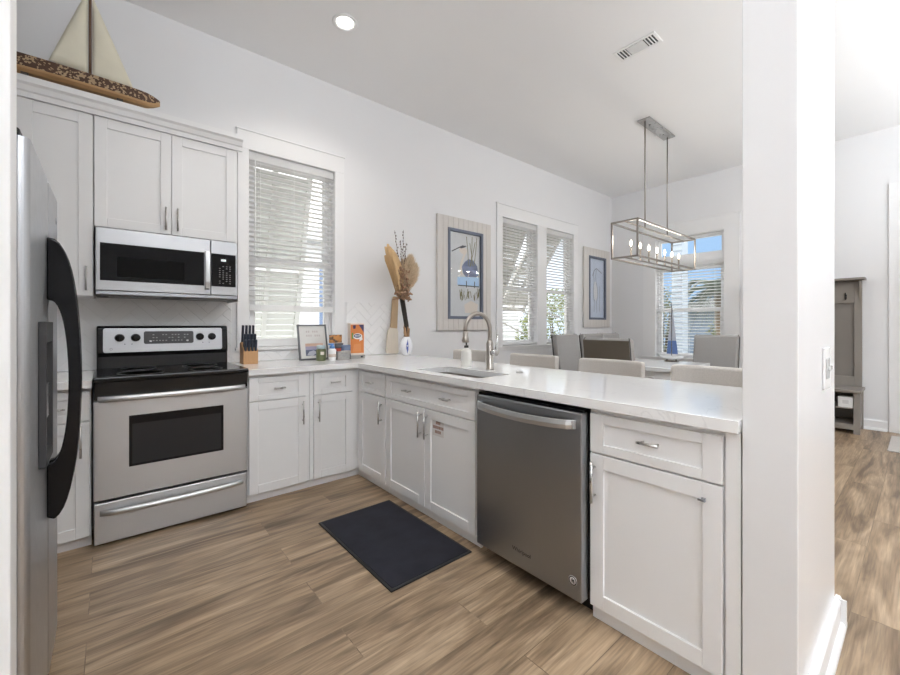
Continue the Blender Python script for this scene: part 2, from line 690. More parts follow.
casing('trim_1', 'y', WIN1[0], WIN1[1], WIN1[2], WIN1[3], .088, .145, sill=(.03, .0))
casing('trim_2', 'y', WIN2[0], WIN3[1], WIN2[2], WIN2[3], .108, .155, sill=(.04, .03), mull=(WIN2[1], WIN3[0]))
casing('trim_3', 'x', WINF[0], WINF[1], WINF[2], 2.57, .19, .205, sill=(.04, .07))


def window_unit(name, axis, u0, u1, z0, z1, meet, sash=.045, transom=None):
    """double hung sash set in the wall thickness, glass as a child part"""
    mb = MB()
    gl = MB()

    def bx(m, a, b, c, d, w0, w1):
        if axis == 'y':
            m.box(a, b, w0, w1, c, d)
        else:
            m.box(XR + w0, XR + w1, a, b, c, d)
    g = .003
    u0 += g
    u1 -= g
    z0 += g
    z1 -= g
    j = .02
    # jamb liner
    bx(mb, u0, u0 + j, z0, z1, .06, .14)
    bx(mb, u1 - j, u1, z0, z1, .06, .14)
    bx(mb, u0 + j, u1 - j, z0, z0 + j, .06, .14)
    bx(mb, u0 + j, u1 - j, z1 - j, z1, .06, .14)
    a, b = u0 + j, u1 - j
    ztop = z1 - j
    if transom:
        bx(mb, a, b, transom[0], transom[1], .065, .135)
        gl_z = (transom[1] + .03, ztop - .03)
        bx(mb, a, a + .03, transom[1], ztop, .085, .115)
        bx(mb, b - .03, b, transom[1], ztop, .085, .115)
        bx(mb, a + .03, b - .03, transom[1], transom[1] + .03, .085, .115)
        bx(mb, a + .03, b - .03, ztop - .03, ztop, .085, .115)
        bx(gl, a + .03, b - .03, gl_z[0], gl_z[1], .098, .102)
        ztop = transom[0]
    for (c, d, w0, w1) in ((z0 + j, meet + .02, .070, .100), (meet - .02, ztop, .102, .132)):
        bx(mb, a, a + sash, c, d, w0, w1)
        bx(mb, b - sash, b, c, d, w0, w1)
        bx(mb, a + sash, b - sash, c, c + sash, w0, w1)
        bx(mb, a + sash, b - sash, d - sash, d, w0, w1)
        bx(gl, a + sash, b - sash, c + sash, d - sash, (w0 + w1) / 2 - .002, (w0 + w1) / 2 + .002)
    o = obj(name, mb, M_trim, kind='structure', bevel=.002)
    obj('glass_pane', gl, M_glass, parent=o)
    return o


window_unit('window_1', 'y', *WIN1, meet=1.745)
window_unit('window_2', 'y', *WIN2, meet=1.70)
window_unit('window_3', 'y', *WIN3, meet=1.70)
window_unit('window_4', 'x', WINF[0], WINF[1], WINF[2], 2.56, meet=1.44, transom=(2.09, 2.26))

# entry door on the far wall, at the right edge of the picture
mb = MB().box(XR - .012, XR, -4.30, -3.375, 0.004, 2.62)
d1 = obj('door_1', mb, M_trim, kind='structure', bevel=.002)
mb = MB()
for (a, b, c, d) in ((-3.80, -3.47, 1.45, 2.5), (-4.2, -3.88, 1.45, 2.5), (-3.80, -3.47, .2, 1.3), (-4.2, -3.88, .2, 1.3)):
    mb.box(XR - .02, XR - .012, a, b, c, d)
obj('door_panel', mb, M_trim, parent=d1, bevel=.006)
mb = MB().lathe([(.0, -.07), (.022, -.065), (.028, -.045), (.022, -.025), (.012, -.02), (.012, 0), (.03, .002), (.03, .008)], (XR - .02, -3.44, 1.0), 16, 'x')
obj('door_handle', mb, M_nickel, parent=d1)
mb = MB()
mb.box(XR - .02, XR, -3.37, -3.27, 0, 2.64)
mb.box(XR - .02, XR, -4.41, -4.31, 0, 2.64)
mb.box(XR - .02, XR, -4.41, -3.27, 2.64, 2.785)
obj('trim_4', mb, M_trim, kind='structure', bevel=.002)


# ---- herringbone backsplash
def clip(poly, rect):
    x0, x1, z0, z1 = rect
    for ax, lim, sgn in ((0, x0, 1), (0, x1, -1), (1, z0, 1), (1, z1, -1)):
        out = []
        for i in range(len(poly)):
            p, q = poly[i], poly[(i + 1) % len(poly)]
            dp, dq = sgn * (p[ax] - lim), sgn * (q[ax] - lim)
            if dp >= 0:
                out.append(p)
            if dp * dq < 0:
                t = dp / (dp - dq)
                out.append((p[0] + (q[0] - p[0]) * t, p[1] + (q[1] - p[1]) * t))
        poly = out
        if len(poly) < 3:
            return None
    return poly


mb = MB()
tm = MB()
regs = [(XL + .002, .80, .909, 1.42), (.80, 1.77, .909, .985), (1.77, 2.40, .909, 1.42)]
for r in regs:
    mb.box(r[0], r[1], -.004, -.0005, r[2], r[3])
Wt, nL = .066, 3
c45 = math.sqrt(.5)
for i in range(-60, 75):
    for j in range(-75, 60):
        v = (i - j) % (2 * nL)
        if v == 0:
            q = [(i, j), (i + nL, j), (i + nL, j + 1), (i, j + 1)]
        elif v == 2 * nL - 1:
            q = [(i, j), (i + 1, j), (i + 1, j + nL), (i, j + nL)]
        else:
            continue
        cx = sum(a for a, _ in q) / 4
        cy = sum(b for _, b in q) / 4
        g = .012
        q = [(cx + (a - cx) - math.copysign(g, a - cx), cy + (b - cy) - math.copysign(g, b - cy)) for a, b in q]
        P = [((a - b) * c45 * Wt + .36, (a + b) * c45 * Wt + 1.1) for a, b in q]
        tx, tz = random.uniform(-.012, .012), random.uniform(-.012, .012)
        mx_, mz_ = sum(p[0] for p in P) / 4, sum(p[1] for p in P) / 4
        for r in regs:
            c = clip(P, r)
            if c:
                tm.prism(c, lambda u, w: (u, -.0041, w), lambda u, w: (u, -.0085 + (u - mx_) * tx + (w - mz_) * tz, w))
bs = obj('wall_backsplash', mb, M_grout, kind='structure')
obj('tile_field', tm, M_tile, parent=bs, bevel=.0008, seg=1)

# ------------------------------------------------------------------ cabinets
XP = 1.5635      # peninsula door faces
YC = -.6308      # back run door faces
CTOP, CBOT = .908, .868


class Face:
    """a cabinet front: maps (u along, w outward, z) to the room"""

    def __init__(self, axis, pos):
        self.axis, self.pos = axis, pos

    def p(self, u, w, z):
        return (u, self.pos - w, z) if self.axis == 'y' else (self.pos - w, u, z)

    def box(self, m, u0, u1, w0, w1, z0, z1):
        a, b = self.p(u0, w0, z0), self.p(u1, w1, z1)
        m.box(a[0], b[0], a[1], b[1], a[2], b[2])


def shaker(F, name, u0, u1, z0, z1, parent, stile=.057, rail=None, t=.019, rec=.009):
    """recessed panel front whose face lies on F.pos"""
    u0, u1 = min(u0, u1), max(u0, u1)
    rail = rail or stile
    m = MB()
    F.box(m, u0, u0 + stile, 0, -t, z0, z1)
    F.box(m, u1 - stile, u1, 0, -t, z0, z1)
    F.box(m, u0 + stile, u1 - stile, 0, -t, z0, z0 + rail)
    F.box(m, u0 + stile, u1 - stile, 0, -t, z1 - rail, z1)
    F.box(m, u0 + stile - .002, u1 - stile + .002, -rec, -t, z0 + rail - .002, z1 - rail + .002)
    return obj(name, m, M_cab, parent=parent, bevel=.0018, seg=2)


def bar_pull(F, u, z, length, vertical, parent, r=.0055, off=.03):
    m = MB()
    h = length / 2
    q = h * .68
    if vertical:
        m.tube([F.p(u, off, z - h), F.p(u, off, z + h)], r, 10)
        for s in (-q, q):
            m.tube([F.p(u, 0, z + s), F.p(u, off, z + s)], r * .8, 8)
    else:
        m.tube([F.p(u - h, off, z), F.p(u + h, off, z)], r, 10)
        for s in (-q, q):
            m.tube([F.p(u + s, 0, z), F.p(u + s, off, z)], r * .8, 8)
    return obj('handle', m, M_nickel, parent=parent, label='brushed nickel bar handle')


FA, FP = Face('y', YC), Face('x', XP)
T0, T1 = .846, .690           # drawer top and bottom
D1, D0 = .683, .066           # door top and bottom


def carcass(parent, x0, x1, y0, y1, z0, z1):
    return obj('body', MB().box(x0, x1, y0, y1, z0, z1), M_cab, parent=parent, bevel=.001)


def toe(parent, x0, x1, y0, y1):
    return obj('toe_board', MB().box(x0, x1, y0, y1, 0, .062), M_cab, parent=parent)


# back run, left of the stove
t = thing('base_cabinet', 'white base cabinet between the fridge and the stove', 'cabinet', (-.3, -.3, 0))
carcass(t, XL + .003, -.008, YC + .0195, -.012, .064, .867)
toe(t, XL + .003, -.008, YC + .05, YC + .068)
for (a, b) in ((-.302, -.014), (-.60, -.308)):
    dr = shaker(FA, 'drawer', a, b, T1, T0, t, rail=.04)
    bar_pull(FA, (a + b) / 2, .765, .10, False, dr)
    dd = shaker(FA, 'door', a, b, D0, D1, t)
    bar_pull(FA, b - .035, .585, .17, True, dd)
dr = shaker(FA, 'door', XL + .01, -.606, D0, T0, t)

# right of the stove
t = thing('base_cabinet', 'white base cabinet right beside the stove, one drawer over one wide door', 'cabinet', (1.0, -.3, 0))
carcass(t, .768, 1.188, YC + .0195, -.012, .064, .867)
toe(t, .768, 1.188, YC + .05, YC + .068)
dr = shaker(FA, 'drawer', .7755, 1.157, T1, T0, t, rail=.036)
bar_pull(FA, .966, .768, .075, False, dr)
dd = shaker(FA, 'door', .7755, 1.157, D0, D1, t)
bar_pull(FA, 1.129, .575, .165, True, dd)
t = thing('base_cabinet', 'white base cabinet in the inside corner, one drawer over one narrow door', 'cabinet', (1.4, -.3, 0))
carcass(t, 1.191, 2.10, YC + .0195, -.012, .064, .867)
toe(t, 1.191, 1.60, YC + .05, YC + .068)
dr = shaker(FA, 'drawer', 1.2152, 1.5232, T1, T0, t, rail=.036)
bar_pull(FA, 1.372, .772, .075, False, dr)
dd = shaker(FA, 'door', 1.2152, 1.5232, D0, D1, t)
bar_pull(FA, 1.246, .575, .165, True, dd)

# peninsula
XB = 2.10
t = thing('base_cabinet', 'narrow white peninsula cabinet next to the inside corner', 'cabinet', (1.85, -.85, 0))
carcass(t, XP + .0195, XB, -1.056, YC + .0195 - .002, .064, .867)
toe(t, XP + .035, XP + .05, -1.056, YC + .048)
dr = shaker(FP, 'drawer', -1.0477, -.6534, T1, T0, t, rail=.036)
bar_pull(FP, -.86, .772, .075, False, dr)
dd = shaker(FP, 'door', -1.0477, -.6534, D0, D1, t)
bar_pull(FP, -1.005, .575, .165, True, dd)

t = thing('sink_cabinet', 'white two-door sink cabinet under the faucet', 'cabinet', (1.85, -1.5, 0))
m = MB()      # open-topped shell so the basin hangs inside
m.box(XP + .0195, XB, -1.076, -1.058, .064, .867)
m.box(XP + .0195, XB, -1.985, -1.967, .064, .867)
m.box(XB - .018, XB, -1.967, -1.076, .064, .867)
m.box(XP + .0195, XP + .036, -1.967, -1.076, .064, .867)
m.box(XP + .036, XB - .018, -1.967, -1.076, .064, .082)
obj('body', m, M_cab, parent=t)
toe(t, XP + .035, XP + .05, -1.985, -1.058)
dr = shaker(FP, 'false_drawer_front', -1.9749, -1.0667, T1, T0, t, rail=.036)
bar_pull(FP, -1.345, .772, .075, False, dr)
bar_pull(FP, -1.74, .772, .075, False, dr)
dl = shaker(FP, 'door', -1.517, -1.0667, D0, D1, t)
bar_pull(FP, -1.487, .585, .165, True, dl)
dd = shaker(FP, 'door', -1.9749, -1.523, D0, D1, t)
bar_pull(FP, -1.553, .585, .165, True, dd)
# worn paper notice on the right sink door
m = MB()
m.box(XP + .0072, XP + .0078, -1.70, -1.592, .535, .632)
m.mi = 1
random.seed(3)
for row, (a, b) in enumerate(((-1.668, -1.625), (-1.696, -1.598), (-1.672, -1.618))):
    z = .614 - row * .027
    y = a
    while y < b - .006:
        wd = random.uniform(.006, .011)
        m.box(XP + .0066, XP + .0072, y, min(y + wd, b), z - .009, z + .009)
        y += wd + .003
s = obj('notice_sticker', m, [plain('paper_notice', (.72, .69, .68), .7), plain('red_brown_ink', (.33, .18, .14), .7)])
tag(s, 'small white notice with red-brown lettering stuck on the right sink door', 'sticker')

t = thing('base_cabinet', 'wide white peninsula cabinet between dishwasher and wall, one drawer over one door', 'cabinet', (1.85, -2.9, 0))
carcass(t, XP + .0195, XB, -3.163, -2.642, .064, .867)
m = MB().box(XP + .005, XP + .0195, -3.163, -3.122, 0.002, .866)
obj('end_filler', m, M_cab, parent=t, bevel=.001)
toe(t, XP + .03, XP + .045, -3.12, -2.646)
dr = shaker(FP, 'drawer', -3.1138, -2.650, T1, T0, t, rail=.036)
bar_pull(FP, -2.89, .775, .075, False, dr)
dd = shaker(FP, 'door', -3.1138, -2.650, D0, D1, t)
bar_pull(FP, -2.672, .575, .165, True, dd)
m = MB().box(XP - .010, XP, -3.068, -3.056, .622, .634).box(XP - .016, XP - .010, -3.066, -3.048, .625, .631)
obj('child_latch', m, M_grey, parent=t)

# panel that closes the stool side of the peninsula
m = MB().box(XB + .002, XB + .02, -3.163, -.014, 0, .867)
o = obj('peninsula_back_panel', m, M_cab)
tag(o, 'white panel closing the stool side of the peninsula', 'panel')


# ---- worktop (L shape with a rounded inside corner and a hole for the sink)
SX0, SX1, SY0, SY1 = 1.625, 1.90, -1.935, -1.33


def slab(mb, outer, z0, z1, hole=None):
    bm = mb.bm
    vs = [bm.verts.new((x, y, z1)) for x, y in outer]
    es = [bm.edges.new((vs[i], vs[(i + 1) % len(vs)])) for i in range(len(vs))]
    if hole:
        hv = [bm.verts.new((x, y, z1)) for x, y in hole]
        es += [bm.edges.new((hv[i], hv[(i + 1) % len(hv)])) for i in range(len(hv))]
    r = bmesh.ops.triangle_fill(bm, use_beauty=True, use_dissolve=False, edges=es)
    fs = [f for f in r['geom'] if isinstance(f, bmesh.types.BMFace)]
    ex = bmesh.ops.extrude_face_region(bm, geom=fs)
    for v in ex['geom']:
        if isinstance(v, bmesh.types.BMVert):
            v.co.z = z0


def rrect(x0, x1, y0, y1, r, n=5):
    out = []
    for cx, cy, a0 in ((x1 - r, y1 - r, 0), (x0 + r, y1 - r, 90), (x0 + r, y0 + r, 180), (x1 - r, y0 + r, 270)):
        for i in range(n + 1):
            a = math.radians(a0 + 90 * i / n)
            out.append((cx + r * math.cos(a), cy + r * math.sin(a)))
    return out


PX = 1.537
rc = .05
arc = [(PX - rc + rc * math.cos(math.radians(a)), -.664 - rc + rc * math.sin(math.radians(a))) for a in (90, 72, 54, 36, 18, 0)]
outer = [(.765, -.001 - .009), (.765, -.664)] + arc + [(PX, -3.164), (2.35, -3.164), (2.35, -.010)]
m = MB()
slab(m, outer, CBOT, CTOP, rrect(SX0, SX1, SY0, SY1, .03))
o = obj('countertop', m, M_quartz, bevel=.002)
tag(o, 'white quartz L-shaped worktop of the corner and peninsula', 'countertop')
m = MB().box(XL + .003, -.004, -.664, -.010, CBOT, CTOP)
o = obj('countertop', m, M_quartz, bevel=.002)
tag(o, 'short white quartz worktop between fridge and stove', 'countertop')

# sink basin
m = MB()
oz = CBOT - .001
bx0, bx1, by0, by1 = SX0 - .006, SX1 + .006, SY0 - .006, SY1 + .006
zb = oz - .2
lo = rrect(bx0 + .012, bx1 - .012, by0 + .012, by1 - .012, .03)
hi = rrect(bx0, bx1, by0, by1, .03)
fl = rrect(bx0 - .012, bx1 + .012, by0 - .012, by1 + .012, .04)
n = len(hi)
R = [[m._v((x, y, z)) for x, y in rr] for rr, z in ((fl, oz), (hi, oz), (lo, zb))]
for A, B in zip(R, R[1:]):
    for i in range(n):
        m.bm.faces.new((A[i], A[(i + 1) % n], B[(i + 1) % n], B[i]))
m.bm.faces.new(R[2])
t = thing('kitchen_sink', 'stainless undermount sink in the peninsula worktop', 'sink', ((SX0 + SX1) / 2, (SY0 + SY1) / 2, oz))
obj('basin', m, M_bronze, parent=t, solid=.002)
m = MB().lathe([(0, 0), (.03, 0), (.042, .003), (.045, .004), (.045, .001)], ((SX0 + SX1) / 2, (SY0 + SY1) / 2, zb + .003), 20)
obj('drain', m, M_chrome, parent=t)

# faucet
FX, FY = 1.99, -1.67
t = thing('kitchen_faucet', 'brushed nickel gooseneck faucet with pull-down head behind the sink', 'faucet', (FX, FY, CTOP))
m = MB().lathe([(.027, 0), (.027, .006), (.0235, .010), (.0235, .17), (.019, .185), (.015, .195)], (FX, FY, CTOP), 24)
obj('base', m, M_bronze, parent=t)
pts = [(FX, FY, CTOP + .19), (FX, FY, CTOP + .27)]
R_ = .095
for i in range(0, 13):
    a = math.radians(180 * i / 12)
    pts.append((FX - R_ + R_ * math.cos(a), FY + .03 * i / 12, CTOP + .275 + R_ * math.sin(a)))
ex = pts[-1]
pts.append((ex[0], ex[1], ex[2] - .02))
obj('spout', MB().tube(pts, .0135, 14), M_bronze, parent=t)
m = MB().lathe([(.014, 0), (.017, -.008), (.018, -.035), (.021, -.045), (.023, -.068), (.019, -.072), (0, -.072)], (ex[0], ex[1], ex[2] - .02), 18)
obj('spray_head', m, M_bronze, parent=t)
m = MB().tube([(FX + .0, FY - .02, CTOP + .115), (FX + .0, FY - .062, CTOP + .115)], [.021, .021], 16)
m.tube([(FX, FY - .052, CTOP + .13), (FX + .01, FY - .056, CTOP + .18), (FX + .02, FY - .05, CTOP + .235)], [.008, .0065, .0055], 10)
obj('lever', m, M_chrome, parent=t, label='polished chrome lever')

m = MB().lathe([(.0, 0), (.022, 0), (.022, .006), (.017, .012), (0, .013)], (2.0, -1.915, CTOP), 20)
o = obj('air_switch', m, M_nickel)
tag(o, 'small round nickel button set in the worktop right of the faucet', 'button')

# soap bottle
sx, sy = 2.0, -1.43
t = thing('soap_bottle', 'white soap dispenser with dark pump left of the faucet', 'bottle', (sx, sy, CTOP))
m = MB().lathe([(.0, 0), (.034, 0), (.037, .004), (.037, .10), (.034, .115), (.02, .124), (.015, .127), (.015, .135), (0, .135)], (sx, sy, CTOP), 24)
obj('body', m, plain('ivory_plastic', (.80, .79, .75), .35), parent=t)
m = MB().lathe([(.016, 0), (.016, .016), (.006, .018), (.006, .05), (.012, .052), (.012, .066), (0, .068)], (sx, sy, CTOP + .134), 16)
m.tube([(sx, sy, CTOP + .194), (sx - .03, sy - .004, CTOP + .195), (sx - .045, sy - .006, CTOP + .188)], .005, 8)
obj('pump', m, M_blackm, parent=t)

# ------------------------------------------------------------------ upper cabinets
YU = -.372
FU = Face('y', YU)
UT = 2.437
t = thing('upper_cabinet', 'tall white wall cabinet left of the microwave', 'cabinet', (-.45, -.2, 1.37))
carcass(t, XL + .003, -.005, YU + .0195, -.002, 1.374, 2.50)
for (a, b, hs) in ((-.318, -.009, 1), (-.63, -.322, -1)):
    dd = shaker(FU, 'door', a, b, 1.374, UT, t, stile=.062)
    bar_pull(FU, (b - .028) if hs > 0 else (a + .028), 1.475, .14, True, dd)
t = thing('upper_cabinet', 'white two-door wall cabinet above the microwave', 'cabinet', (.38, -.2, 1.79))
carcass(t, -.003, .765, YU + .0195, -.002, 1.786, 2.50)
for (a, b, hs) in ((-.001, .3735, 1), (.3765, .748, -1)):
    dd = shaker(FU, 'door', a, b, 1.788, UT, t, stile=.057)
    bar_pull(FU, (b - .03) if hs > 0 else (a + .03), 1.885, .145, True, dd)
m = MB().box(.7665, .785, YU + .012, -.002, 1.372, 2.439)
obj('side_panel', m, M_cab, parent=t)
# crown along the top of the uppers
m = MB()
prof = [(0, 2.44), (-.012, 2.44), (-.012, 2.468), (-.022, 2.474), (-.03, 2.50), (-.043, 2.512), (-.043, 2.545), (0, 2.545)]
m.prism(prof, lambda u, v: (XL + .003, YU + u, v), lambda u, v: (.79, YU + u, v))
m.box(XL + .003, .79, YU, -.002, 2.502, 2.544)
obj('trim_5', m, M_trim, kind='structure')

# ------------------------------------------------------------------ microwave
t = thing('microwave', 'stainless over-the-range microwave with black window', 'microwave', (.38, -.2, 1.37))
MX0, MX1, MZ0, MZ1, MY = .002, .757, 1.372, 1.782, -.405
m = MB().box(MX0, MX1, MY + .022, -.012, MZ0 + .012, MZ1)
obj('body', m, M_blackm, parent=t, bevel=.004)
DX1 = .590
m = MB()
m.box(MX0 + .002, DX1, MY, MY + .021, MZ0 + .035, MZ1 - .002)
dr = obj('door', m, M_mwsteel, parent=t, bevel=.005, seg=3)
m = MB().box(MX0 + .022, DX1 - .038, MY - .004, MY, MZ0 + .095, MZ1 - .092)
obj('window', m, M_glassblk, parent=dr, bevel=.004)
m = MB().box(MX0 + .10, DX1 - .15, MY - .0048, MY - .004, MZ0 + .12, MZ1 - .17)
obj('window_screen', m, plain('microwave_screen', (.003, .003, .003), .08, spec=.12), parent=dr)
m = MB()
hx = DX1 - .022
pp = [(hx, MY, MZ0 + .075), (hx, MY - .03, MZ0 + .082), (hx, MY - .042, MZ0 + .12), (hx, MY - .045, MZ0 + .2), (hx, MY - .042, MZ1 - .13), (hx, MY - .03, MZ1 - .092), (hx, MY, MZ1 - .085)]
for a_, b_ in zip(pp, pp[1:]):
    for k_ in (0,):
        A, B = Vector(a_), Vector(b_)
        dz_ = (B - A).normalized()
        m.obox((A + B) / 2, (1, 0, 0), dz_.cross(Vector((1, 0, 0))), dz_, .012, .006, (B - A).length / 2 + .004)
bmesh.ops.remove_doubles(m.bm, verts=m.bm.verts[:], dist=1e-5)
obj('handle', m, M_hsteel, parent=dr)
m = MB().box(DX1 + .002, MX1 - .002, MY + .001, MY + .021, MZ0 + .035, MZ1 - .002)
cp = obj('control_panel', m, M_mwsteel, parent=t, bevel=.004)
m = MB()
m.box(DX1 + .004, MX1 - .014, MY - .003, MY + .001, MZ0 + .095, MZ1 - .092)
m.mi = 1
kx0 = DX1 + .050
for r in range(9):
    for c in range(4):
        if (r * 7 + c * 5) % 6 == 0:
            continue
        x = kx0 + c * .021
        z = MZ1 - .178 - r * .0145
        m.box(x, x + .009, MY - .0034, MY - .003, z, z + .0035)
m.mi = 2
m.box(DX1 + .062, DX1 + .092, MY - .0036, MY - .003, MZ1 - .142, MZ1 - .127)
obj('keypad', m, [M_glassblk, plain('keypad_print', (.32, .32, .32), .5), glow('microwave_display', (.75, .8, .8), .45)], parent=cp)
m = MB()
m.box(MX0 + .004, MX1 - .004, MY + .003, MY + .021, MZ0 + .012, MZ0 + .033)
m.mi = 1
m.box(MX0 + .06, .33, -.36, -.12, MZ0 + .006, MZ0 + .012)
m.box(.44, .72, -.36, -.12, MZ0 + .006, MZ0 + .012)
obj('bottom_vent', m, [M_dsteel, M_grey], parent=t, bevel=.002)

# ------------------------------------------------------------------ stove
t = thing('kitchen_stove', 'stainless electric range with black glass cooktop', 'stove', (.38, -.35, 0))
SXa, SXb, SY = .0, .757, -.662
m = MB()
m.box(SXa + .004, SXb - .004, SY + .045, -.03, .012, .895)
obj('body', m, M_blackm, parent=t)
for x in (.06, .70):
    for y in (-.58, -.1):
        obj('foot', MB().lathe([(.018, 0), (.018, .012)], (x, y, 0), 12), M_blackm, parent=t)
m = MB().box(SXa - .001, SXb + .001, -.692, -.105, .896, .922)
ct = obj('cooktop', m, M_black, parent=t, bevel=.006, seg=3)
M_ring = plain('burner_print', (.10, .10, .10), .3)
for (x, y, r) in ((.21, -.53, .11), (.55, -.53, .085), (.21, -.26, .085), (.55, -.26, .10)):
    m = MB().lathe([(r * .94, 0), (r * .97, .0003), (r, .0006), (r + .003, .0006), (r + .003, 0)], (x, y, .9221), 40)
    obj('burner_ring', m, M_ring, parent=ct)
# front fascia under the cooktop
m = MB().box(SXa + .001, SXb - .001, -.672, -.61, .80, .895)
obj('front_fascia', m, M_black, parent=t, bevel=.004)
# oven door
FS = Face('y', SY)
m = MB()
m.box(SXa + .001, SXb - .001, SY, SY + .044, .252, .790)
od = obj('oven_door', m, M_steel, parent=t, bevel=.006, seg=3)
m = MB()
m.box(.150, .618, SY - .0035, SY, .412, .697)
obj('oven_window', m, M_glassblk, parent=od, bevel=.006, seg=3)
m = MB()
m.box(.164, .604, SY - .0042, SY - .0036, .426, .650)
obj('window_screen', m, M_winblk, parent=od)
m = MB()


def bowed(m, x0, x1, y, z, depth, rz, ry, n=18, droop=0.0):
    """flattened bar bowed away from the door, thinning into the mounts"""
    pts = []
    for i in range(n + 1):
        s = i / n
        b = math.sin(PI * s) ** .45
        pts.append((x0 + (x1 - x0) * s, y - depth * b, z + droop * math.sin(PI * s)))
    k = 12
    rings = []
    for p in pts:
        rings.append([m._v((p[0], p[1] + ry * math.cos(2 * PI * j / k), p[2] + rz * math.sin(2 * PI * j / k))) for j in range(k)])
    for a, b in zip(rings, rings[1:]):
        for j in range(k):
            f = m.bm.faces.new((a[j], a[(j + 1) % k], b[(j + 1) % k], b[j]))
            f.smooth = True
    m.bm.faces.new(rings[0][::-1])
    m.bm.faces.new(rings[-1])


bowed(m, .018, .740, SY - .012, .802, .032, .0165, .011)
for x in (.032, .726):
    m.box(x - .014, x + .014, SY - .022, SY + .002, .788, .815)
obj('door_handle', m, M_hsteel, parent=od)
m = MB().box(SXa + .003, SXb - .003, SY + .001, SY + .044, .018, .238)
dw = obj('storage_drawer', m, M_steel, parent=t, bevel=.006, seg=3)
m = MB()
bowed(m, .028, .730, SY - .006, .187, .036, .015, .012, droop=.0)
obj('drawer_handle', m, M_hsteel, parent=dw)
# backguard
m = MB()
prof = [(-.105, .905), (-.10, .995), (-.112, 1.02), (-.098, 1.185), (-.085, 1.197), (-.02, 1.197), (-.02, .905)]
m.prism(prof, lambda u, v: (SXa + .004, u, v), lambda u, v: (SXb - .004, u, v))
bg = obj('backguard', m, M_black, parent=t, bevel=.008, seg=3)


def guard(u, d, z):
    """point on the slanted control face"""
    return (u, -.112 + (z - 1.02) / .165 * .014 - d, z)


m = MB()
rr = rrect(.035, .715, 1.022, 1.182, .014)
m.prism(rr, lambda u, v: guard(u, 0.0005, v), lambda u, v: guard(u, .004, v))
cp = obj('control_panel', m, M_mwsteel, parent=t, bevel=.001)
m = MB()
rr = rrect(.245, .532, 1.074, 1.160, .012)
m.prism(rr, lambda u, v: guard(u, .004, v), lambda u, v: guard(u, .006, v))
m.mi = 1
random.seed(5)
for r in range(3):
    for c in range(13):
        if random.random() < .45:
            continue
        x = .275 + c * .018
        z = 1.093 + r * .020
        m.prism([(x, z), (x + .010, z), (x + .010, z + .006), (x, z + .006)], lambda u, v: guard(u, .006, v), lambda u, v: guard(u, .0064, v))
m.mi = 2
for x in (.276, .488):
    m.prism(rrect(x, x + .013, 1.088, 1.097, .002), lambda u, v: guard(u, .006, v), lambda u, v: guard(u, .0066, v))
obj('clock_display', m, [plain('display_dark', (.06, .06, .062), .25), plain('panel_print', (.25, .25, .25), .4), plain('key_white', (.6, .6, .6), .4)], parent=cp)
for x in (.118, .202, .572, .648):
    c = guard(x, .004, 1.118)
    m = MB().lathe([(.0, -.026), (.021, -.026), (.023, -.022), (.024, -.004), (.027, 0)], c, 22, 'y')
    m.box(c[0] - .004, c[0] + .004, c[1] - .034, c[1] - .024, c[2] - .020, c[2] + .020)
    kn = obj('knob', m, M_black, parent=t, bevel=.001)
for x in (.145, .182, .590, .630):
    m = MB()
    m.prism(rrect(x - .003, x + .003, 1.073, 1.079, .002), lambda u, v: guard(u, .004, v), lambda u, v: guard(u, .0046, v))
    obj('indicator_dot', m, M_blackm, parent=cp)
m = MB()
c = guard(.075, .0045, 1.045)
m.lathe([(.006, 0), (.0075, 0), (.0075, -.001), (.006, -.001)], c, 18, 'y', cap=False)
obj('round_emblem', m, M_blackm, parent=cp)

# ------------------------------------------------------------------ dishwasher
t = thing('dishwasher', 'dark stainless dishwasher in the peninsula', 'dishwasher', (1.85, -2.35, 0))
DX = 1.517
m = MB().box(DX + .055, 2.08, -2.638, -2.042, .105, .856)
obj('body', m, M_blackm, parent=t)
m = MB().box(DX, DX + .050, -2.640, -2.034, .078, .845)
dd = obj('door', m, M_dsteel, parent=t, bevel=.005, seg=3)
m = MB().box(DX + .012, DX + .050, -2.638, -2.038, .846, .856)
obj('control_strip', m, M_glassblk, parent=t)
m = MB().box(DX + .10, DX + .13, -2.638, -2.040, .004, .10)
for y in (-2.60, -2.08):
    m.lathe([(.018, 0), (.018, .1)], (DX + .16, y, 0), 10)
obj('kick_plate', m, M_blackm, parent=t)
m = MB()
n = 20
rings = []
for i in range(n + 1):
    s = i / n
    y = -2.052 - (2.615 - 2.052) * s
    b = math.sin(PI * s) ** .35 if 0 < s < 1 else 0
    x = DX - .006 - .034 * b
    z = .792 - .010 * math.sin(PI * s) + .006
    rings.append([m._v((x - .006, y, z + .019)), m._v((x - .010, y, z)), m._v((x - .006, y, z - .019)), m._v((x + .006, y, z - .019)), m._v((x + .006, y, z + .019))])
for a, b in zip(rings, rings[1:]):
    for j in range(5):
        m.bm.faces.new((a[j], a[(j + 1) % 5], b[(j + 1) % 5], b[j]))
m.bm.faces.new(rings[0][::-1])
m.bm.faces.new(rings[-1])
for y in (-2.062, -2.605):
    m.box(DX - .02, DX + .002, y - .008, y + .008, .782, .815)
obj('handle', m, M_hsteel, parent=dd, bevel=.002)
m = MB()
c = (DX - .0002, -2.60, .155)
m.lathe([(.0, 0), (.020, 0), (.020, -.001), (0, -.001)], c, 28, 'x')
m.mi = 1
m.lathe([(.0145, -.001), (.0185, -.001), (.0185, -.0016), (.0145, -.0016), (.0145, -.001)], c, 28, 'x', cap=False)
m.box(DX - .0018, DX - .0012, -2.607, -2.603, .147, .163)
m.box(DX - .0018, DX - .0012, -2.600, -2.596, .149, .165)
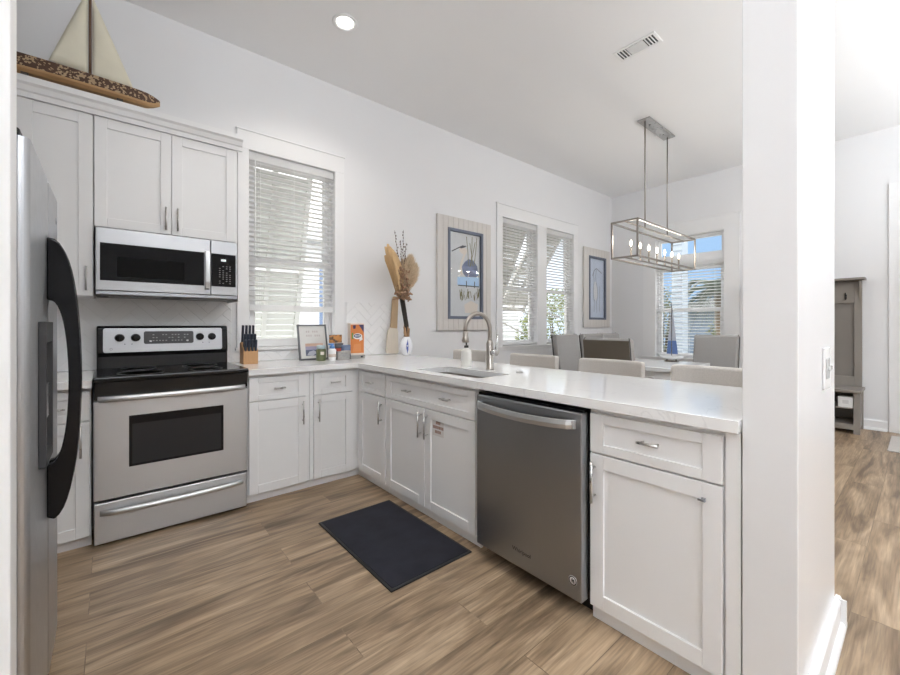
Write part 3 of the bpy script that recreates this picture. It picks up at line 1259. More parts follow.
m.box(DX - .0018, DX - .0012, -2.607, -2.594, .154, .158)
obj('round_badge', m, [plain('badge_white', (.62, .62, .62), .4), plain('badge_black', (.03, .03, .03), .4)], parent=dd)
# maker's lettering on the lower door
fc = bpy.data.curves.new('lettering', 'FONT')
fc.body = 'Whirlpool'
fc.size = .026
fc.extrude = .0006
fc.align_x = 'CENTER'
tmp = bpy.data.objects.new('lettering_curve', fc)
COL.objects.link(tmp)
bpy.context.view_layer.update()
lm = bpy.data.meshes.new_from_object(tmp.evaluated_get(bpy.context.evaluated_depsgraph_get()))
bpy.data.objects.remove(tmp)
bpy.data.curves.remove(fc)
lm.materials.clear()
lm.materials.append(plain('lettering_dark', (.05, .05, .05), .3))
lm.transform(Matrix.Translation(Vector((DX - .0008, -2.33, .148))) @ Matrix.Rotation(-PI / 2, 4, 'Z') @ Matrix.Rotation(PI / 2, 4, 'X'))
fo = bpy.data.objects.new('lettering', lm)
COL.objects.link(fo)
fo.parent = dd

# ------------------------------------------------------------------ refrigerator
t = thing('refrigerator', 'stainless side-by-side fridge with black bow handles at the left edge', 'fridge', (-.45, -1.73, 0))
RX, RY0, RY1, RG, RH = -.086, -2.09, -1.367, -1.682, 1.672
m = MB().box(-.84, RX - .075, RY0 + .006, RY1 - .006, .045, RH - .012)
m.box(-.80, RX - .10, RY0 + .02, RY1 - .02, 0, .05)
obj('body', m, M_grey, parent=t, bevel=.004)


def fridge_door(y0, y1):
    m = MB()
    prof = []
    n = 14
    for i in range(n + 1):
        s = i / n
        y = y0 + (y1 - y0) * s
        e = min(s, 1 - s) * (y1 - y0)
        x = RX - (.020 * (1 - math.sqrt(max(0, 1 - (1 - e / .02) ** 2))) if e < .02 else 0)
        prof.append((x, y))
    # denser points in the rounded corners
    prof = []
    for k_ in range(7):
        a = math.radians(180 + 0 - 0) if False else math.radians(-90 + 90 * k_ / 6)
        prof.append((RX - .020 + .020 * math.cos(a), y0 + .020 + .020 * math.sin(a)))
    for k_ in range(7):
        a = math.radians(90 * k_ / 6)
        prof.append((RX - .020 + .020 * math.cos(a), y1 - .020 + .020 * math.sin(a)))
    prof += [(RX - .072, y1), (RX - .072, y0)]
    m.prism(prof, lambda u, v: (u, v, .055), lambda u, v: (u, v, RH))
    return obj('door', m, M_fridge, parent=t)


dn = fridge_door(RY0, RG - .003)
df = fridge_door(RG + .003, RY1)
for y, dpar in ((RG - .030, dn), (RG + .034, df)):
    m = MB()
    zt, zbm, zm = 1.485, .588, 1.03
    out, inn = [], []
    nn = 24
    for i in range(nn + 1):
        a = PI * i / nn
        out.append((RX + .080 * math.sin(a) ** .75, zm + (zt - zm) * math.cos(a)))
        inn.append((RX + .050 * math.sin(a) ** .75, zm - .01 + (1.295 - zm) * math.cos(a)))
    out[0] = (RX, zt)
    out[-1] = (RX, zbm)
    inn[0] = (RX, 1.285)
    inn[-1] = (RX, .755)
    vs = []
    for (o1, i1) in zip(out, inn):
        vs.append([m._v((o1[0], y - .013, o1[1])), m._v((o1[0], y + .013, o1[1])), m._v((i1[0], y + .016, i1[1])), m._v((i1[0], y - .016, i1[1]))])
    for a, b in zip(vs, vs[1:]):
        for j in range(4):
            f = m.bm.faces.new((a[j], a[(j + 1) % 4], b[(j + 1) % 4], b[j]))
    m.bm.faces.new(vs[0][::-1])
    m.bm.faces.new(vs[-1])
    obj('handle', m, M_bow, parent=dpar, bevel=.004, seg=3, label='black plastic bow handle')
# water dispenser
m = MB()
y0, y1, z0, z1, pr = -1.93, -1.745, .80, 1.213, .016
m.box(RX, RX + pr, y0, y0 + .018, z0, z1)
m.box(RX, RX + pr, y1 - .018, y1, z0, z1)
m.box(RX, RX + pr, y0 + .018, y1 - .018, z1 - .06, z1)
m.box(RX, RX + pr, y0 + .018, y1 - .018, z0, z0 + .03)
m.mi = 1
m.box(RX, RX + .003, y0 + .018, y1 - .018, z0 + .03, z1 - .06)
m.mi = 2
m.box(RX + .003, RX + .012, -1.86, -1.815, .93, 1.03)
obj('water_dispenser', m, [plain('dispenser_dark_grey', (.05, .05, .052), .5, spec=.25), M_black, M_steel_h], parent=dn, bevel=.003)
m = MB()
m.lathe([(.0, .003), (.011, .003), (.013, 0)], (RX, -1.44, 1.59), 20, 'x')
obj('round_emblem', m, M_dsteel, parent=df)
m = MB().box(RX - .068, RX - .018, RY0 + .012, RY0 + .07, RH + .001, RH + .026)
obj('hinge_cover', m, M_blackm, parent=t, bevel=.008, seg=3)
m = MB().box(RX - .07, RX - .05, RY0 + .02, RY1 - .02, .004, .050)
obj('base_grille', m, M_blackm, parent=t)

# ------------------------------------------------------------------ floor mat
m = MB()
m.box(1.031, 1.528, -1.986, -1.164, .001, .008)
m.mi = 1
m.box(1.045, 1.514, -1.972, -1.178, .008, .011)
o = obj('floor_mat', m, [M_matedge, M_mat], bevel=.002)
tag(o, 'navy-black rectangular kitchen mat on the plank floor before the sink', 'mat')


# ------------------------------------------------------------------ blinds
def blind(loc_axis, u0, u1, ztop, zbot, label, wand=None, pitch=.040, tilt=-9.0, valance=.07, w=.030, rail=.022):
    c = (u0 + u1) / 2

    def P(u, d, z):
        return (u, d, z) if loc_axis == 'y' else (XR + d, u, z)
    t = thing('window_blind', label, 'blind', P(c, w, zbot), 'white slatted window blinds')

    def bx(m, a, b, d0, d1, z0, z1):
        p, q = P(a, d0, z0), P(b, d1, z1)
        m.box(p[0], q[0], p[1], q[1], p[2], q[2])
    u0 += .006
    u1 -= .006
    m = MB()
    bx(m, u0, u1, w - .026, w + .022, ztop - valance, ztop - .004)
    obj('headrail', m, M_blind, parent=t, bevel=.003)
    m = MB()
    z = ztop - valance - .02
    ca, sa = math.cos(math.radians(tilt)) * .024, math.sin(math.radians(tilt)) * .024
    while z > zbot + rail + .025:
        a = [(u0, w - ca, z - sa), (u1, w - ca, z - sa), (u1, w + ca, z + sa), (u0, w + ca, z + sa)]
        v0 = [m._v(P(q[0], q[1], q[2] - .0013)) for q in a]
        v1 = [m._v(P(q[0], q[1], q[2] + .0013)) for q in a]
        m.bm.faces.new(v0[::-1])
        m.bm.faces.new(v1)
        for j in range(4):
            m.bm.faces.new((v0[j], v0[(j + 1) % 4], v1[(j + 1) % 4], v1[j]))
        z -= pitch
    obj('slats', m, M_blind, parent=t)
    m = MB()
    bx(m, u0, u1, w - .025, w + .025, zbot, zbot + rail)
    obj('bottom_rail', m, M_blind, parent=t, bevel=.003)
    m = MB()
    for f in (.12, .5, .88):
        uu = u0 + (u1 - u0) * f
        for d in (w - .0262, w + .0262):
            m.tube([P(uu, d, zbot + .02), P(uu, d, ztop - valance)], .0012, 5)
    obj('ladder_cords', m, M_blind, parent=t)
    if wand is not None:
        m = MB().tube([P(wand, w - .034, ztop - valance), P(wand, w - .036, ztop - .95)], .0035, 6)
        obj('tilt_wand', m, M_white, parent=t)
    return t


blind('y', WIN1[0], WIN1[1], WIN1[3], 1.318, rail=.052, label= 'half-raised white slatted blind in the window over the counter', wand=WIN1[0] + .05)
blind('y', WIN2[0], WIN2[1], WIN2[3], .945, 'white slatted blind in the left of the paired dining windows')
blind('y', WIN3[0], WIN3[1], WIN3[3], .945, 'white slatted blind in the right of the paired dining windows')
blind('x', WINF[0], WINF[1], 2.16, .735, 'white slatted blind in the far window behind the pendant light', pitch=.045, tilt=-8, valance=.06)


# ------------------------------------------------------------------ ceiling fittings
def can_light(x, y, label, power):
    t = thing('recessed_light', label, 'ceiling light', (x, y, CE), 'recessed ceiling lights')
    m = MB().lathe([(.062, -.0005), (.088, -.002), (.092, -.006), (.086, -.010), (.072, -.012), (.062, -.006), (.062, -.0005)], (x, y, CE), 36, cap=False)
    obj('trim_ring', m, M_white, parent=t)
    m = MB().lathe([(0, -.004), (.058, -.003), (.061, -.001)], (x, y, CE), 32)
    obj('lens', m, M_lens, parent=t)
    sd = bpy.data.lights.new('recessed_lamp', 'SPOT')
    sd.energy = power
    sd.spot_size = math.radians(140)
    sd.spot_blend = .9
    sd.shadow_soft_size = .07
    sd.color = (1, .95, .88)
    so = bpy.data.objects.new('recessed_lamp', sd)
    COL.objects.link(so)
    so.location = (x, y, CE - .03)


M_lens = glow('lamp_lens', (1, .97, .9), 5.0)
can_light(1.383, -.791, 'round recessed ceiling light above the corner worktop, lit', 35)
can_light(.50, -2.30, 'added unseen recessed ceiling light over the kitchen floor by the fridge', 50)  # out of view, added to light the floor and cabinet fronts

t = thing('air_vent', 'white ceiling air register with dark slots', 'vent', (3.285, -2.05, CE))
vx0, vx1, vy0, vy1 = 3.20, 3.36, -2.215, -1.885
m = MB()
m.box(vx0, vx1, vy0, vy0 + .022, CE - .008, CE - .0005)
m.box(vx0, vx1, vy1 - .022, vy1, CE - .008, CE - .0005)
m.box(vx0, vx0 + .022, vy0 + .022, vy1 - .022, CE - .008, CE - .0005)
m.box(vx1 - .022, vx1, vy0 + .022, vy1 - .022, CE - .008, CE - .0005)
obj('frame', m, M_white, parent=t, bevel=.002)
m = MB().box(vx0 + .022, vx1 - .022, vy0 + .022, vy1 - .022, CE - .0015, CE - .0005)
obj('duct_shade_sheet', m, M_blackm, parent=t)  # black sheet painted in for the shade behind the louvers
m = MB()
y = vy0 + .028
i = 0
for y in (vy0 + .040, vy0 + .062, vy0 + .086, vy1 - .088, vy1 - .064, vy1 - .040):
    m.box(vx0 + .022, vx1 - .022, y - .003, y + .003, CE - .009, CE - .002)
for k_ in range(7):
    x = vx0 + .030 + k_ * .0165
    m.box(x, x + .011, vy0 + .10, vy1 - .10, CE - .009, CE - .002)
obj('louvers', m, M_white, parent=t)

# ------------------------------------------------------------------ pendant light over the dining table
t = thing('pendant_light', 'rectangular open-frame nickel pendant with lit candle bulbs', 'pendant light', (4.78, -1.58, CE))
m = MB().box(4.44, 5.12, -1.645, -1.515, CE - .018, CE - .001)
m.mi = 1
for x in (4.6, 4.95):
    m.lathe([(0, -.004), (.008, -.004), (.008, 0)], (x, -1.58, CE - .018), 10)
obj('canopy', m, [M_nickel, M_blackm], parent=t, bevel=.003)
CX0, CX1, CY0, CY1, CZ0, CZ1 = 4.02, 5.54, -1.712, -1.448, 1.885, 2.248
m = MB()
for x in (4.48, 5.06):
    m.tube([(x, -1.58, CZ1), (x, -1.58, CE - .018)], .007, 8)
obj('hanging_rods', m, M_chand, parent=t)
m = MB()
b = .0085
for z in (CZ0, CZ1):
    for y in (CY0, CY1):
        m.box(CX0, CX1, y - b, y + b, z - b, z + b)
    for x in (CX0, CX1):
        m.box(x - b, x + b, CY0 - b, CY1 + b, z - b, z + b)
for x in (CX0, CX1):
    for y in (CY0, CY1):
        m.box(x - b, x + b, y - b, y + b, CZ0, CZ1)
m.box(CX0, CX1, -1.58 - .008, -1.58 + .008, CZ1 - .007, CZ1 + .007)
m.box(CX0, CX1, -1.58 - .010, -1.58 + .010, CZ0 - .006, CZ0 + .006)
obj('box_frame', m, M_chand, parent=t, bevel=.001)
M_bulb = glow('lit_bulb', (1, .88, .70), 6.0)
for i in range(7):
    x = 4.16 + .2065 * i
    m = MB().lathe([(.014, 0), (.014, .004), (.0095, .006), (.0095, .12), (.0, .12)], (x, -1.58, CZ0 + .006), 14)
    cs = obj('candle_sleeve', m, M_chand, parent=t)
    m = MB().lathe([(.006, 0), (.009, .008), (.0125, .022), (.013, .032), (.010, .046), (.004, .060), (0, .066)], (x, -1.58, CZ0 + .128), 14)
    obj('bulb', m, M_bulb, parent=cs, label='lit candle bulb')
    pd = bpy.data.lights.new('pendant_lamp', 'POINT')
    pd.energy = 1.2
    pd.color = (1, .92, .80)
    pd.shadow_soft_size = .02
    po = bpy.data.objects.new('pendant_lamp', pd)
    COL.objects.link(po)
    po.location = (x, -1.58, CZ0 + .23)


# ------------------------------------------------------------------ dining furniture
def dining_chair(label):
    """built at the origin facing +y (back at -y)"""
    t = thing('dining_chair', label, 'chair', (0, 0, 0), 'upholstered chairs round the dining table')
    w, dp = .235, .24
    m = MB().box(-w, w, -dp, dp, .37, .49)
    obj('seat', m, M_fabg, parent=t, bevel=.03, seg=3)
    m = MB()
    # reclined back pad, thicker at the seat
    prof = [(-.175, .47), (-.27, .47), (-.345, 1.05), (-.335, 1.078), (-.295, 1.082), (-.272, 1.06), (-.205, .60)]
    m.prism(prof, lambda u, v: (-w, u, v), lambda u, v: (w, u, v))
    bk = obj('backrest', m, M_fabg, parent=t, bevel=.018, seg=3)
    m = MB()
    m.prism([(-.275, .47), (-.283, .47), (-.362, 1.06), (-.350, 1.062)], lambda u, v: (-w + .002, u, v), lambda u, v: (w - .002, u, v))
    obj('rear_shade_cover', m, M_fabd, parent=bk, bevel=.003)  # shade on the chair's back, put in as a dark fabric colour
    for s in (-1, 1):
        m = MB()
        m.tube([(s * (w + .001), -.268, .47), (s * (w + .001), -.345, 1.05), (s * (w - .012), -.336, 1.085)], .004, 6)
        obj('piping', m, M_fabk, parent=bk)
    for sx_ in (-1, 1):
        for sy_ in (-1, 1):
            x, y = sx_ * (w - .04), sy_ * (dp - .04)
            y2 = y - .05 if sy_ < 0 else y
            m = MB()
            m.prism([(-.02, -.02), (.02, -.02), (.02, .02), (-.02, .02)], lambda u, v: (x + u * .8, y2 + v * .8, 0), lambda u, v: (x + u, y + v, .38))
            obj('leg', m, M_dwood, parent=t)
    return t


c0 = dining_chair('grey dining chair on the wall side of the table, nearest the paired windows')
c0.location = (4.57, -.83, 0)
c0.rotation_euler = (0, 0, PI - .04)
copy_tree(c0, (5.23, -.81, 0), PI, 'grey dining chair on the wall side of the table, in the middle of its row')
copy_tree(c0, (5.77, -.80, 0), PI, 'grey dining chair on the wall side of the table, farthest from the kitchen')
copy_tree(c0, (3.92, -1.64, 0), -PI / 2 - .06, 'dining chair at the kitchen end of the table, its shaded back, coloured dark brown, turned to us')
copy_tree(c0, (5.46, -1.87, 0), PI / 2, 'grey dining chair at the far end of the table, before the far window')

t = thing('dining_table', 'white-topped dining table under the pendant light', 'table', (4.78, -1.45, 0))
m = MB().box(4.26, 5.20, -1.98, -1.09, .735, .775)
obj('tabletop', m, plain('table_white', (.78, .79, .80), .12), parent=t, bevel=.006)
for x in (4.35, 5.11):
    for y in (-1.86, -1.18):
        m = MB()
        m.prism([(-.04, -.04), (.04, -.04), (.04, .04), (-.04, .04)], lambda u, v: (x + u * .7, y + v * .7, 0), lambda u, v: (x + u, y + v, .736))
        obj('leg', m, M_white, parent=t)
m = MB().box(4.33, 5.13, -1.88, -1.16, .66, .734)
obj('apron', m, M_white, parent=t)


def bar_stool(label):
    """low-backed counter stool facing -x (back at +x), built at the origin"""
    t = thing('counter_stool', label, 'stool', (0, 0, 0), 'beige stools along the peninsula')
    m = MB().box(-.20, .20, -.215, .215, .58, .68)
    obj('seat', m, M_fab, parent=t, bevel=.03, seg=3)
    m = MB()
    n = 12
    lo, hi = [], []

    def arcp(s, off):
        y = -.225 + .45 * s
        return (.20 + off - .05 * (2 * s - 1) ** 2, y)
    outer_ = [arcp(i / n, .045) for i in range(n + 1)]
    inner_ = [arcp(i / n, -.015) for i in range(n + 1)][::-1]
    m.prism(outer_ + inner_, lambda u, v: (u, v, .66), lambda u, v: (u + .02, v, .968))
    obj('backrest', m, M_fab, parent=t, bevel=.016, seg=3)
    for sx_ in (-1, 1):
        for sy_ in (-1, 1):
            x, y = sx_ * .165, sy_ * .175
            m = MB()
            m.prism([(-.02, -.02), (.02, -.02), (.02, .02), (-.02, .02)], lambda u, v: (x * 1.12 + u * .8, y * 1.12 + v * .8, 0), lambda u, v: (x + u, y + v, .585))
            obj('leg', m, M_dwood, parent=t)
    m = MB()
    z = .22
    for y in (-.187, .187):
        m.box(-.175, .175, y - .011, y + .011, z - .011, z + .011)
    for x in (-.176, .176):
        m.box(x - .011, x + .011, -.187, .187, z - .011, z + .011)
    obj('footrest', m, M_dwood, parent=t)
    return t


s0 = bar_stool('beige counter stool behind the faucet, nearest the back wall')
s0.location = (2.45, -.80, 0)
copy_tree(s0, (2.45, -1.525, 0), 0, 'beige counter stool just right of the faucet, second from the back wall')
copy_tree(s0, (2.45, -2.165, 0), 0, 'beige counter stool in front of the dark-backed dining chair')
copy_tree(s0, (2.45, -2.78, 0), 0, 'beige counter stool nearest the white wall stub')


# model sailboat on the dining table
t = thing('model_sailboat', 'small blue and white model sailboat standing on the dining table', 'model boat', (5.08, -1.62, .775))
bx_, by_ = 5.08, -1.62
m = MB()
ns = 14


def hullpt(L, B, H):
    def fn(u, v):
        s = u * 2 - 1
        wd = B * max(0.02, (1 - abs(s) ** 2.2))
        a = PI * v
        return (wd * math.cos(a), s * L, -H * math.sin(a) * max(.15, 1 - s * s * .6))
    return fn


f_ = hullpt(.13, .035, .05)
m.M = Matrix.Translation(Vector((bx_, by_, .845)))
vs = m.grid(f_, ns, 9)
m.bm.faces.new([vs[i][0] for i in range(ns)] + [vs[i][8] for i in range(ns - 1, -1, -1)])
m.M = None
obj('hull', m, M_white, parent=t)
m = MB().tube([(bx_, by_, .84), (bx_, by_, 1.46)], .004, 8)
obj('mast', m, M_dwood, parent=t)
m = MB().box(bx_ - .025, bx_ + .025, by_ - .07, by_ + .07, .7752, .787)
for s in (-.05, .05):
    m.box(bx_ - .008, bx_ + .008, by_ + s - .005, by_ + s + .005, .787, .815)
obj('stand', m, M_dwood, parent=t)
m = MB()
for sgn, wd, top_ in ((-1, .062, 1.44), (1, .048, 1.36)):
    zs = [.865, 1.02]
    def at_(z):
        return sgn * (.006 + wd * (top_ - z) / (top_ - .865))
    m.mi = 0
    m.prism([(sgn * .006, .865), (at_(.865), .865), (at_(1.02), 1.02), (sgn * .006, 1.02)], lambda u, v: (bx_ - .002, by_ + u, v), lambda u, v: (bx_ + .002, by_ + u, v))
    m.mi = 1
    m.prism([(sgn * .006, 1.021), (at_(1.021), 1.021), (sgn * .006, top_)], lambda u, v: (bx_ - .002, by_ + u, v), lambda u, v: (bx_ + .002, by_ + u, v))
obj('sails', m, [plain('sail_blue', (.10, .17, .38), .7), plain('sail_greyblue', (.42, .44, .50), .7)], parent=t)

# ------------------------------------------------------------------ framed heron pictures
M_print = plain('print_pale', (.62, .64, .66), .5, noise=.12, scale=6)
M_printb = plain('print_paleblue', (.55, .62, .74), .5, noise=.12, scale=8)
M_ink = plain('heron_dark', (.045, .05, .07), .6)
M_bluebird = plain('heron_blue', (.15, .18, .29), .6, noise=.3, scale=30)
M_reed = plain('reed_olive', (.17, .16, .07), .6, noise=.3, scale=30)
M_water = plain('water_sky_blue', (.45, .66, .90), .5)
M_cream = plain('heron_cream', (.72, .66, .60), .6)
M_shore = plain('shore_dark', (.07, .08, .10), .6)
M_picglass = pane_glass('picture_glass')


def framed(label, x0, x1, z0, z1, planks):
    t = thing('framed_picture', label, 'picture', ((x0 + x1) / 2, 0, z0))
    m = MB()
    bw_ = .028
    n = planks
    ix0, ix1, iz0, iz1 = x0 + .175 * (x1 - x0), x1 - .165 * (x1 - x0), z0 + .10 * (z1 - z0), z1 - .10 * (z1 - z0)
    step = (x1 - x0) / n
    for i in range(n):
        a, b_ = x0 + i * step + .001, x0 + (i + 1) * step - .001
        for (c, d) in ((z0, iz0), (iz1, z1)):
            m.box(a, b_, -.034, -.004, c, d)
        if a < ix0:
            m.box(a, min(b_, ix0), -.034, -.004, iz0, iz1)
        if b_ > ix1:
            m.box(max(a, ix1), b_, -.034, -.004, iz0, iz1)
    fr = obj('plank_frame', m, M_plank, parent=t, bevel=.0015, seg=1)
    m = MB()
    w_ = .034
    m.box(ix0, ix0 + w_, -.042, -.006, iz0, iz1)
    m.box(ix1 - w_, ix1, -.042, -.006, iz0, iz1)
    m.box(ix0 + w_, ix1 - w_, -.042, -.006, iz0, iz0 + w_)
    m.box(ix0 + w_, ix1 - w_, -.042, -.006, iz1 - w_, iz1)
    obj('blue_border', m, M_blueframe, parent=t, bevel=.002)
    return t, (ix0 + w_, ix1 - w_, iz0 + w_, iz1 - w_)


def flat(m, pts, d, R):
    """flat polygon in print coordinates 0..1"""
    x0, x1, z0, z1 = R
    m.face([(x0 + (x1 - x0) * u, d, z0 + (z1 - z0) * v) for u, v in pts])


def stroke(m, pts, w_, d, R):
    x0, x1, z0, z1 = R
    P = [Vector((x0 + (x1 - x0) * u, z0 + (z1 - z0) * v)) for u, v in pts]
    for a, b_ in zip(P, P[1:]):
        nrm = Vector((-(b_ - a).y, (b_ - a).x)).normalized() * w_ / 2
        m.face([(q.x, d, q.y) for q in (a - nrm, b_ - nrm, b_ + nrm, a + nrm)])


t, R = framed('large heron picture in a whitewashed plank frame beside the paired windows', 2.851, 3.70, 1.141, 2.446, 11)
m = MB()
m.mi = 0
m.box(R[0], R[1], -.012, -.006, R[2], R[3])
d = -.0124
m.mi = 1   # blue body
flat(m, [(.40, .60), (.50, .66), (.62, .70), (.78, .69), (.92, .62), (.95, .50), (.80, .46), (.55, .47), (.44, .52)], d, R)
m.mi = 2   # dark crest, beak
stroke(m, [(.08, .765), (.22, .80), (.36, .835)], .012, d - .0004, R)
flat(m, [(.30, .825), (.42, .855), (.56, .855), (.50, .835), (.38, .815)], d - .0004, R)
m.mi = 3   # cream head and neck
flat(m, [(.32, .81), (.42, .835), (.54, .825), (.58, .79), (.54, .755), (.42, .75), (.33, .775)], d - .0002, R)
stroke(m, [(.50, .76), (.44, .70), (.38, .63), (.36, .56), (.40, .50)], .03, d - .0002, R)
m.mi = 4   # reeds
for (a, b_, c, e_) in ((.62, .62, .55, .97), (.70, .62, .74, .98), (.80, .62, .90, .98), (.66, .60, .84, .92), (.76, .62, .66, .90)):
    stroke(m, [(a, b_), ((a + c) / 2 + .01, (b_ + e_) / 2), (c, e_)], .010, d - .0001, R)
random.seed(11)
for i in range(26):
    x = random.uniform(.30, .96)
    z = random.uniform(.18, .24)
    stroke(m, [(x, z), (x + random.uniform(-.05, .05), z + random.uniform(.06, .13))], .009, d - .0003, R)
m.mi = 5   # strip of sky and water with posts
flat(m, [(.26, .37), (.97, .37), (.97, .49), (.26, .47)], d - .0002, R)
m.mi = 6
stroke(m, [(.28, .37), (.97, .37)], .012, d - .0005, R)
for x in (.55, .82):
    stroke(m, [(x, .35), (x, .43)], .014, d - .0005, R)
m.mi = 3
flat(m, [(.50, .04), (.90, .04), (.94, .15), (.70, .19), (.48, .14)], d - .0002, R)
obj('print', m, [M_print, M_bluebird, M_ink, M_cream, M_reed, M_water, M_shore], parent=t)
m = MB().box(R[0], R[1], -.020, -.018, R[2], R[3])
obj('glass', m, M_picglass, parent=t)

t, R = framed('heron sketch in a white plank frame at the far end of the back wall', 5.827, 6.63, 1.160, 2.455, 9)
m = MB()
m.box(R[0], R[1], -.012, -.006, R[2], R[3])
m.mi = 1
stroke(m, [(.22, .70), (.34, .80), (.50, .84), (.70, .80), (.86, .77)], .016, d, R)
stroke(m, [(.34, .80), (.30, .72), (.34, .62), (.30, .52), (.28, .40), (.34, .28)], .015, d, R)
stroke(m, [(.50, .82), (.44, .70), (.48, .60), (.56, .50), (.58, .38), (.50, .26)], .013, d, R)
stroke(m, [(.36, .30), (.34, .10)], .010, d, R)
stroke(m, [(.50, .28), (.52, .08)], .010, d, R)
stroke(m, [(.72, .55), (.70, .10)], .010, d, R)
m.mi = 2
flat(m, [(.33, .60), (.46, .62), (.57, .50), (.56, .36), (.46, .28), (.35, .32), (.31, .45)], d + .0002, R)
obj('print', m, [M_printb, plain('sketch_grey', (.26, .29, .36), .6), plain('sketch_pale', (.68, .70, .74), .6)], parent=t)
m = MB().box(R[0], R[1], -.020, -.018, R[2], R[3])
obj('glass', m, M_picglass, parent=t)

# ------------------------------------------------------------------ things on the worktop
Z = CTOP
# knife block
kx, ky = .882, -.19
t = thing('knife_block', 'light wood knife block with dark handles beside the stove', 'knife block', (kx, ky, Z))
m = MB()
m.prism([(-.055, 0), (.055, 0), (.055, .155), (.03, .165), (-.055, .10)], lambda u, v: (kx - .052, ky + u, Z + v), lambda u, v: (kx + .052, ky + u, Z + v))
obj('block', m, M_knifewood, parent=t, bevel=.003)
for r, (yy, zz, n_, ln) in enumerate(((.045, .155, 4, .16), (-.01, .125, 4, .125), (-.042, .105, 4, .10))):
    for i in range(n_):
        x = kx - .036 + i * .024
        m = MB()
        a = Vector((x, ky + yy, Z + zz - .02))
        dr_ = Vector((0, -.16, 1)).normalized()
        m.obox(a + dr_ * (ln / 2), (1, 0, 0), dr_.cross(Vector((1, 0, 0))), dr_, .0075, .011, ln / 2)
        k_ = tag(obj('kitchen_knife', m, M_navy, bevel=.003), 'dark-handled knife in the light wood knife block', 'knife', 'knives in the knife block')

# framed beach print leaning on the wall
t = thing('framed_print', 'small grey-framed beach print leaning on the wall below the window', 'picture', (1.39, -.12, Z))
m = MB()
m.M = Matrix.Translation(Vector((1.395, -.185, Z))) @ Matrix.Rotation(math.radians(-13), 4, 'X')
w2, h2 = .125, .305
for (a, b_, c, e_) in ((-w2, -w2 + .012, 0, h2), (w2 - .012, w2, 0, h2), (-w2 + .012, w2 - .012, 0, .012), (-w2 + .012, w2 - .012, h2 - .012, h2)):
    m.box(a, b_, -.012, .012, c, e_)
obj('frame', m, plain('pewter_frame', (.12, .125, .135), .4), parent=t, bevel=.002)
m = MB()
m.M = Matrix.Translation(Vector((1.395, -.185, Z))) @ Matrix.Rotation(math.radians(-13), 4, 'X')
m.box(-w2 + .011, w2 - .011, -.004, .008, .011, h2 - .011)
dd_ = -.0044
def q4(mi, a, b_, c, e_, off=0.0):
    m.mi = mi
    m.face([(a, dd_ - off, c), (b_, dd_ - off, c), (b_, dd_ - off, e_), (a, dd_ - off, e_)])
q4(1, -.07, .085, .035, .085)
q4(2, -.07, .085, .085, .115)
q4(3, -.07, .085, .115, .140)
m.mi = 4
m.face([(-.06, dd_ - .0004, .04), (-.01, dd_ - .0004, .035), (.03, dd_ - .0004, .06), (.0, dd_ - .0004, .08), (-.04, dd_ - .0004, .07)])
for row in range(2):
    for i in range(7):
        if (i + row) % 4 != 3:
            q4(5, -.055 + i * .018, -.043 + i * .018, .20 + row * .035, .216 + row * .035)
obj('print', m, [plain('mat_paper', (.66, .65, .63), .5), plain('sea_slate', (.12, .14, .22), .6), plain('sea_violet', (.33, .31, .42), .6), plain('sunset_peach', (.62, .42, .33), .6), plain('surf_pale', (.5, .52, .6), .6), plain('faint_lettering', (.52, .47, .46), .6)], parent=t)

# olive canister
t = thing('olive_jar', 'olive green jar with pale lid before the small beach print', 'jar', (1.405, -.30, Z))
m = MB().lathe([(0, 0), (.036, 0), (.039, .004), (.039, .088), (.034, .098), (0, .098)], (1.405, -.30, Z), 22)
m.mi = 1
m.box(1.385, 1.415, -.3405, -.338, Z + .05, Z + .075)
obj('body', m, [plain('olive_glaze', (.13, .15, .07), .4), M_cream], parent=t)
m = MB().lathe([(.034, 0), (.036, .004), (.036, .022), (.030, .028), (0, .028)], (1.405, -.30, Z + .0982), 22)
obj('lid', m, plain('pale_blue_lid', (.42, .52, .56), .4), parent=t)

# white bottle with blue cap
wx, wy = 1.475, -.36
t = thing('spray_bottle', 'white bottle with blue top between the olive jar and the basket', 'bottle', (wx, wy, Z))
m = MB().lathe([(0, 0), (.026, 0), (.029, .004), (.032, .07), (.034, .088), (.026, .096), (.018, .10), (0, .10)], (wx, wy, Z), 20)
m.mi = 1
m.lathe([(.0305, .03), (.0325, .031), (.0325, .055), (.0305, .056)], (wx, wy, Z), 20)
obj('body', m, [M_white, plain('label_pink', (.62, .52, .46), .6)], parent=t)
m = MB().lathe([(.019, 0), (.022, .003), (.022, .016), (.014, .022), (.012, .035), (0, .036)], (wx, wy, Z + .1002), 16)
m.box(wx - .03, wx + .012, wy - .008, wy + .008, Z + .128, Z + .142)
obj('cap', m, plain('cap_blue', (.10, .25, .55), .4), parent=t)

# basket with snacks
bx0_, bx1_, by0_, by1_ = 1.515, 1.635, -.37, -.25
t = thing('snack_basket', 'small grey woven basket holding snack packets', 'basket', (1.575, -.31, Z))
m = MB()
for i in range(6):
    z = Z + i * .0125
    g = .004 * (5 - i) / 5
    for a in ((bx0_ + g, bx1_ - g, by0_ + g, by0_ + g + .008), (bx0_ + g, bx1_ - g, by1_ - g - .008, by1_ - g), (bx0_ + g, bx0_ + g + .008, by0_ + g, by1_ - g), (bx1_ - g - .008, bx1_ - g, by0_ + g, by1_ - g)):
        m.box(*a, z + .0005, z + .012)
m.box(bx0_ + .006, bx1_ - .006, by0_ + .006, by1_ - .006, Z + .0005, Z + .006)
obj('body', m, plain('grey_wicker', (.40, .39, .38), .8, noise=.3, scale=60), parent=t, bevel=.003)


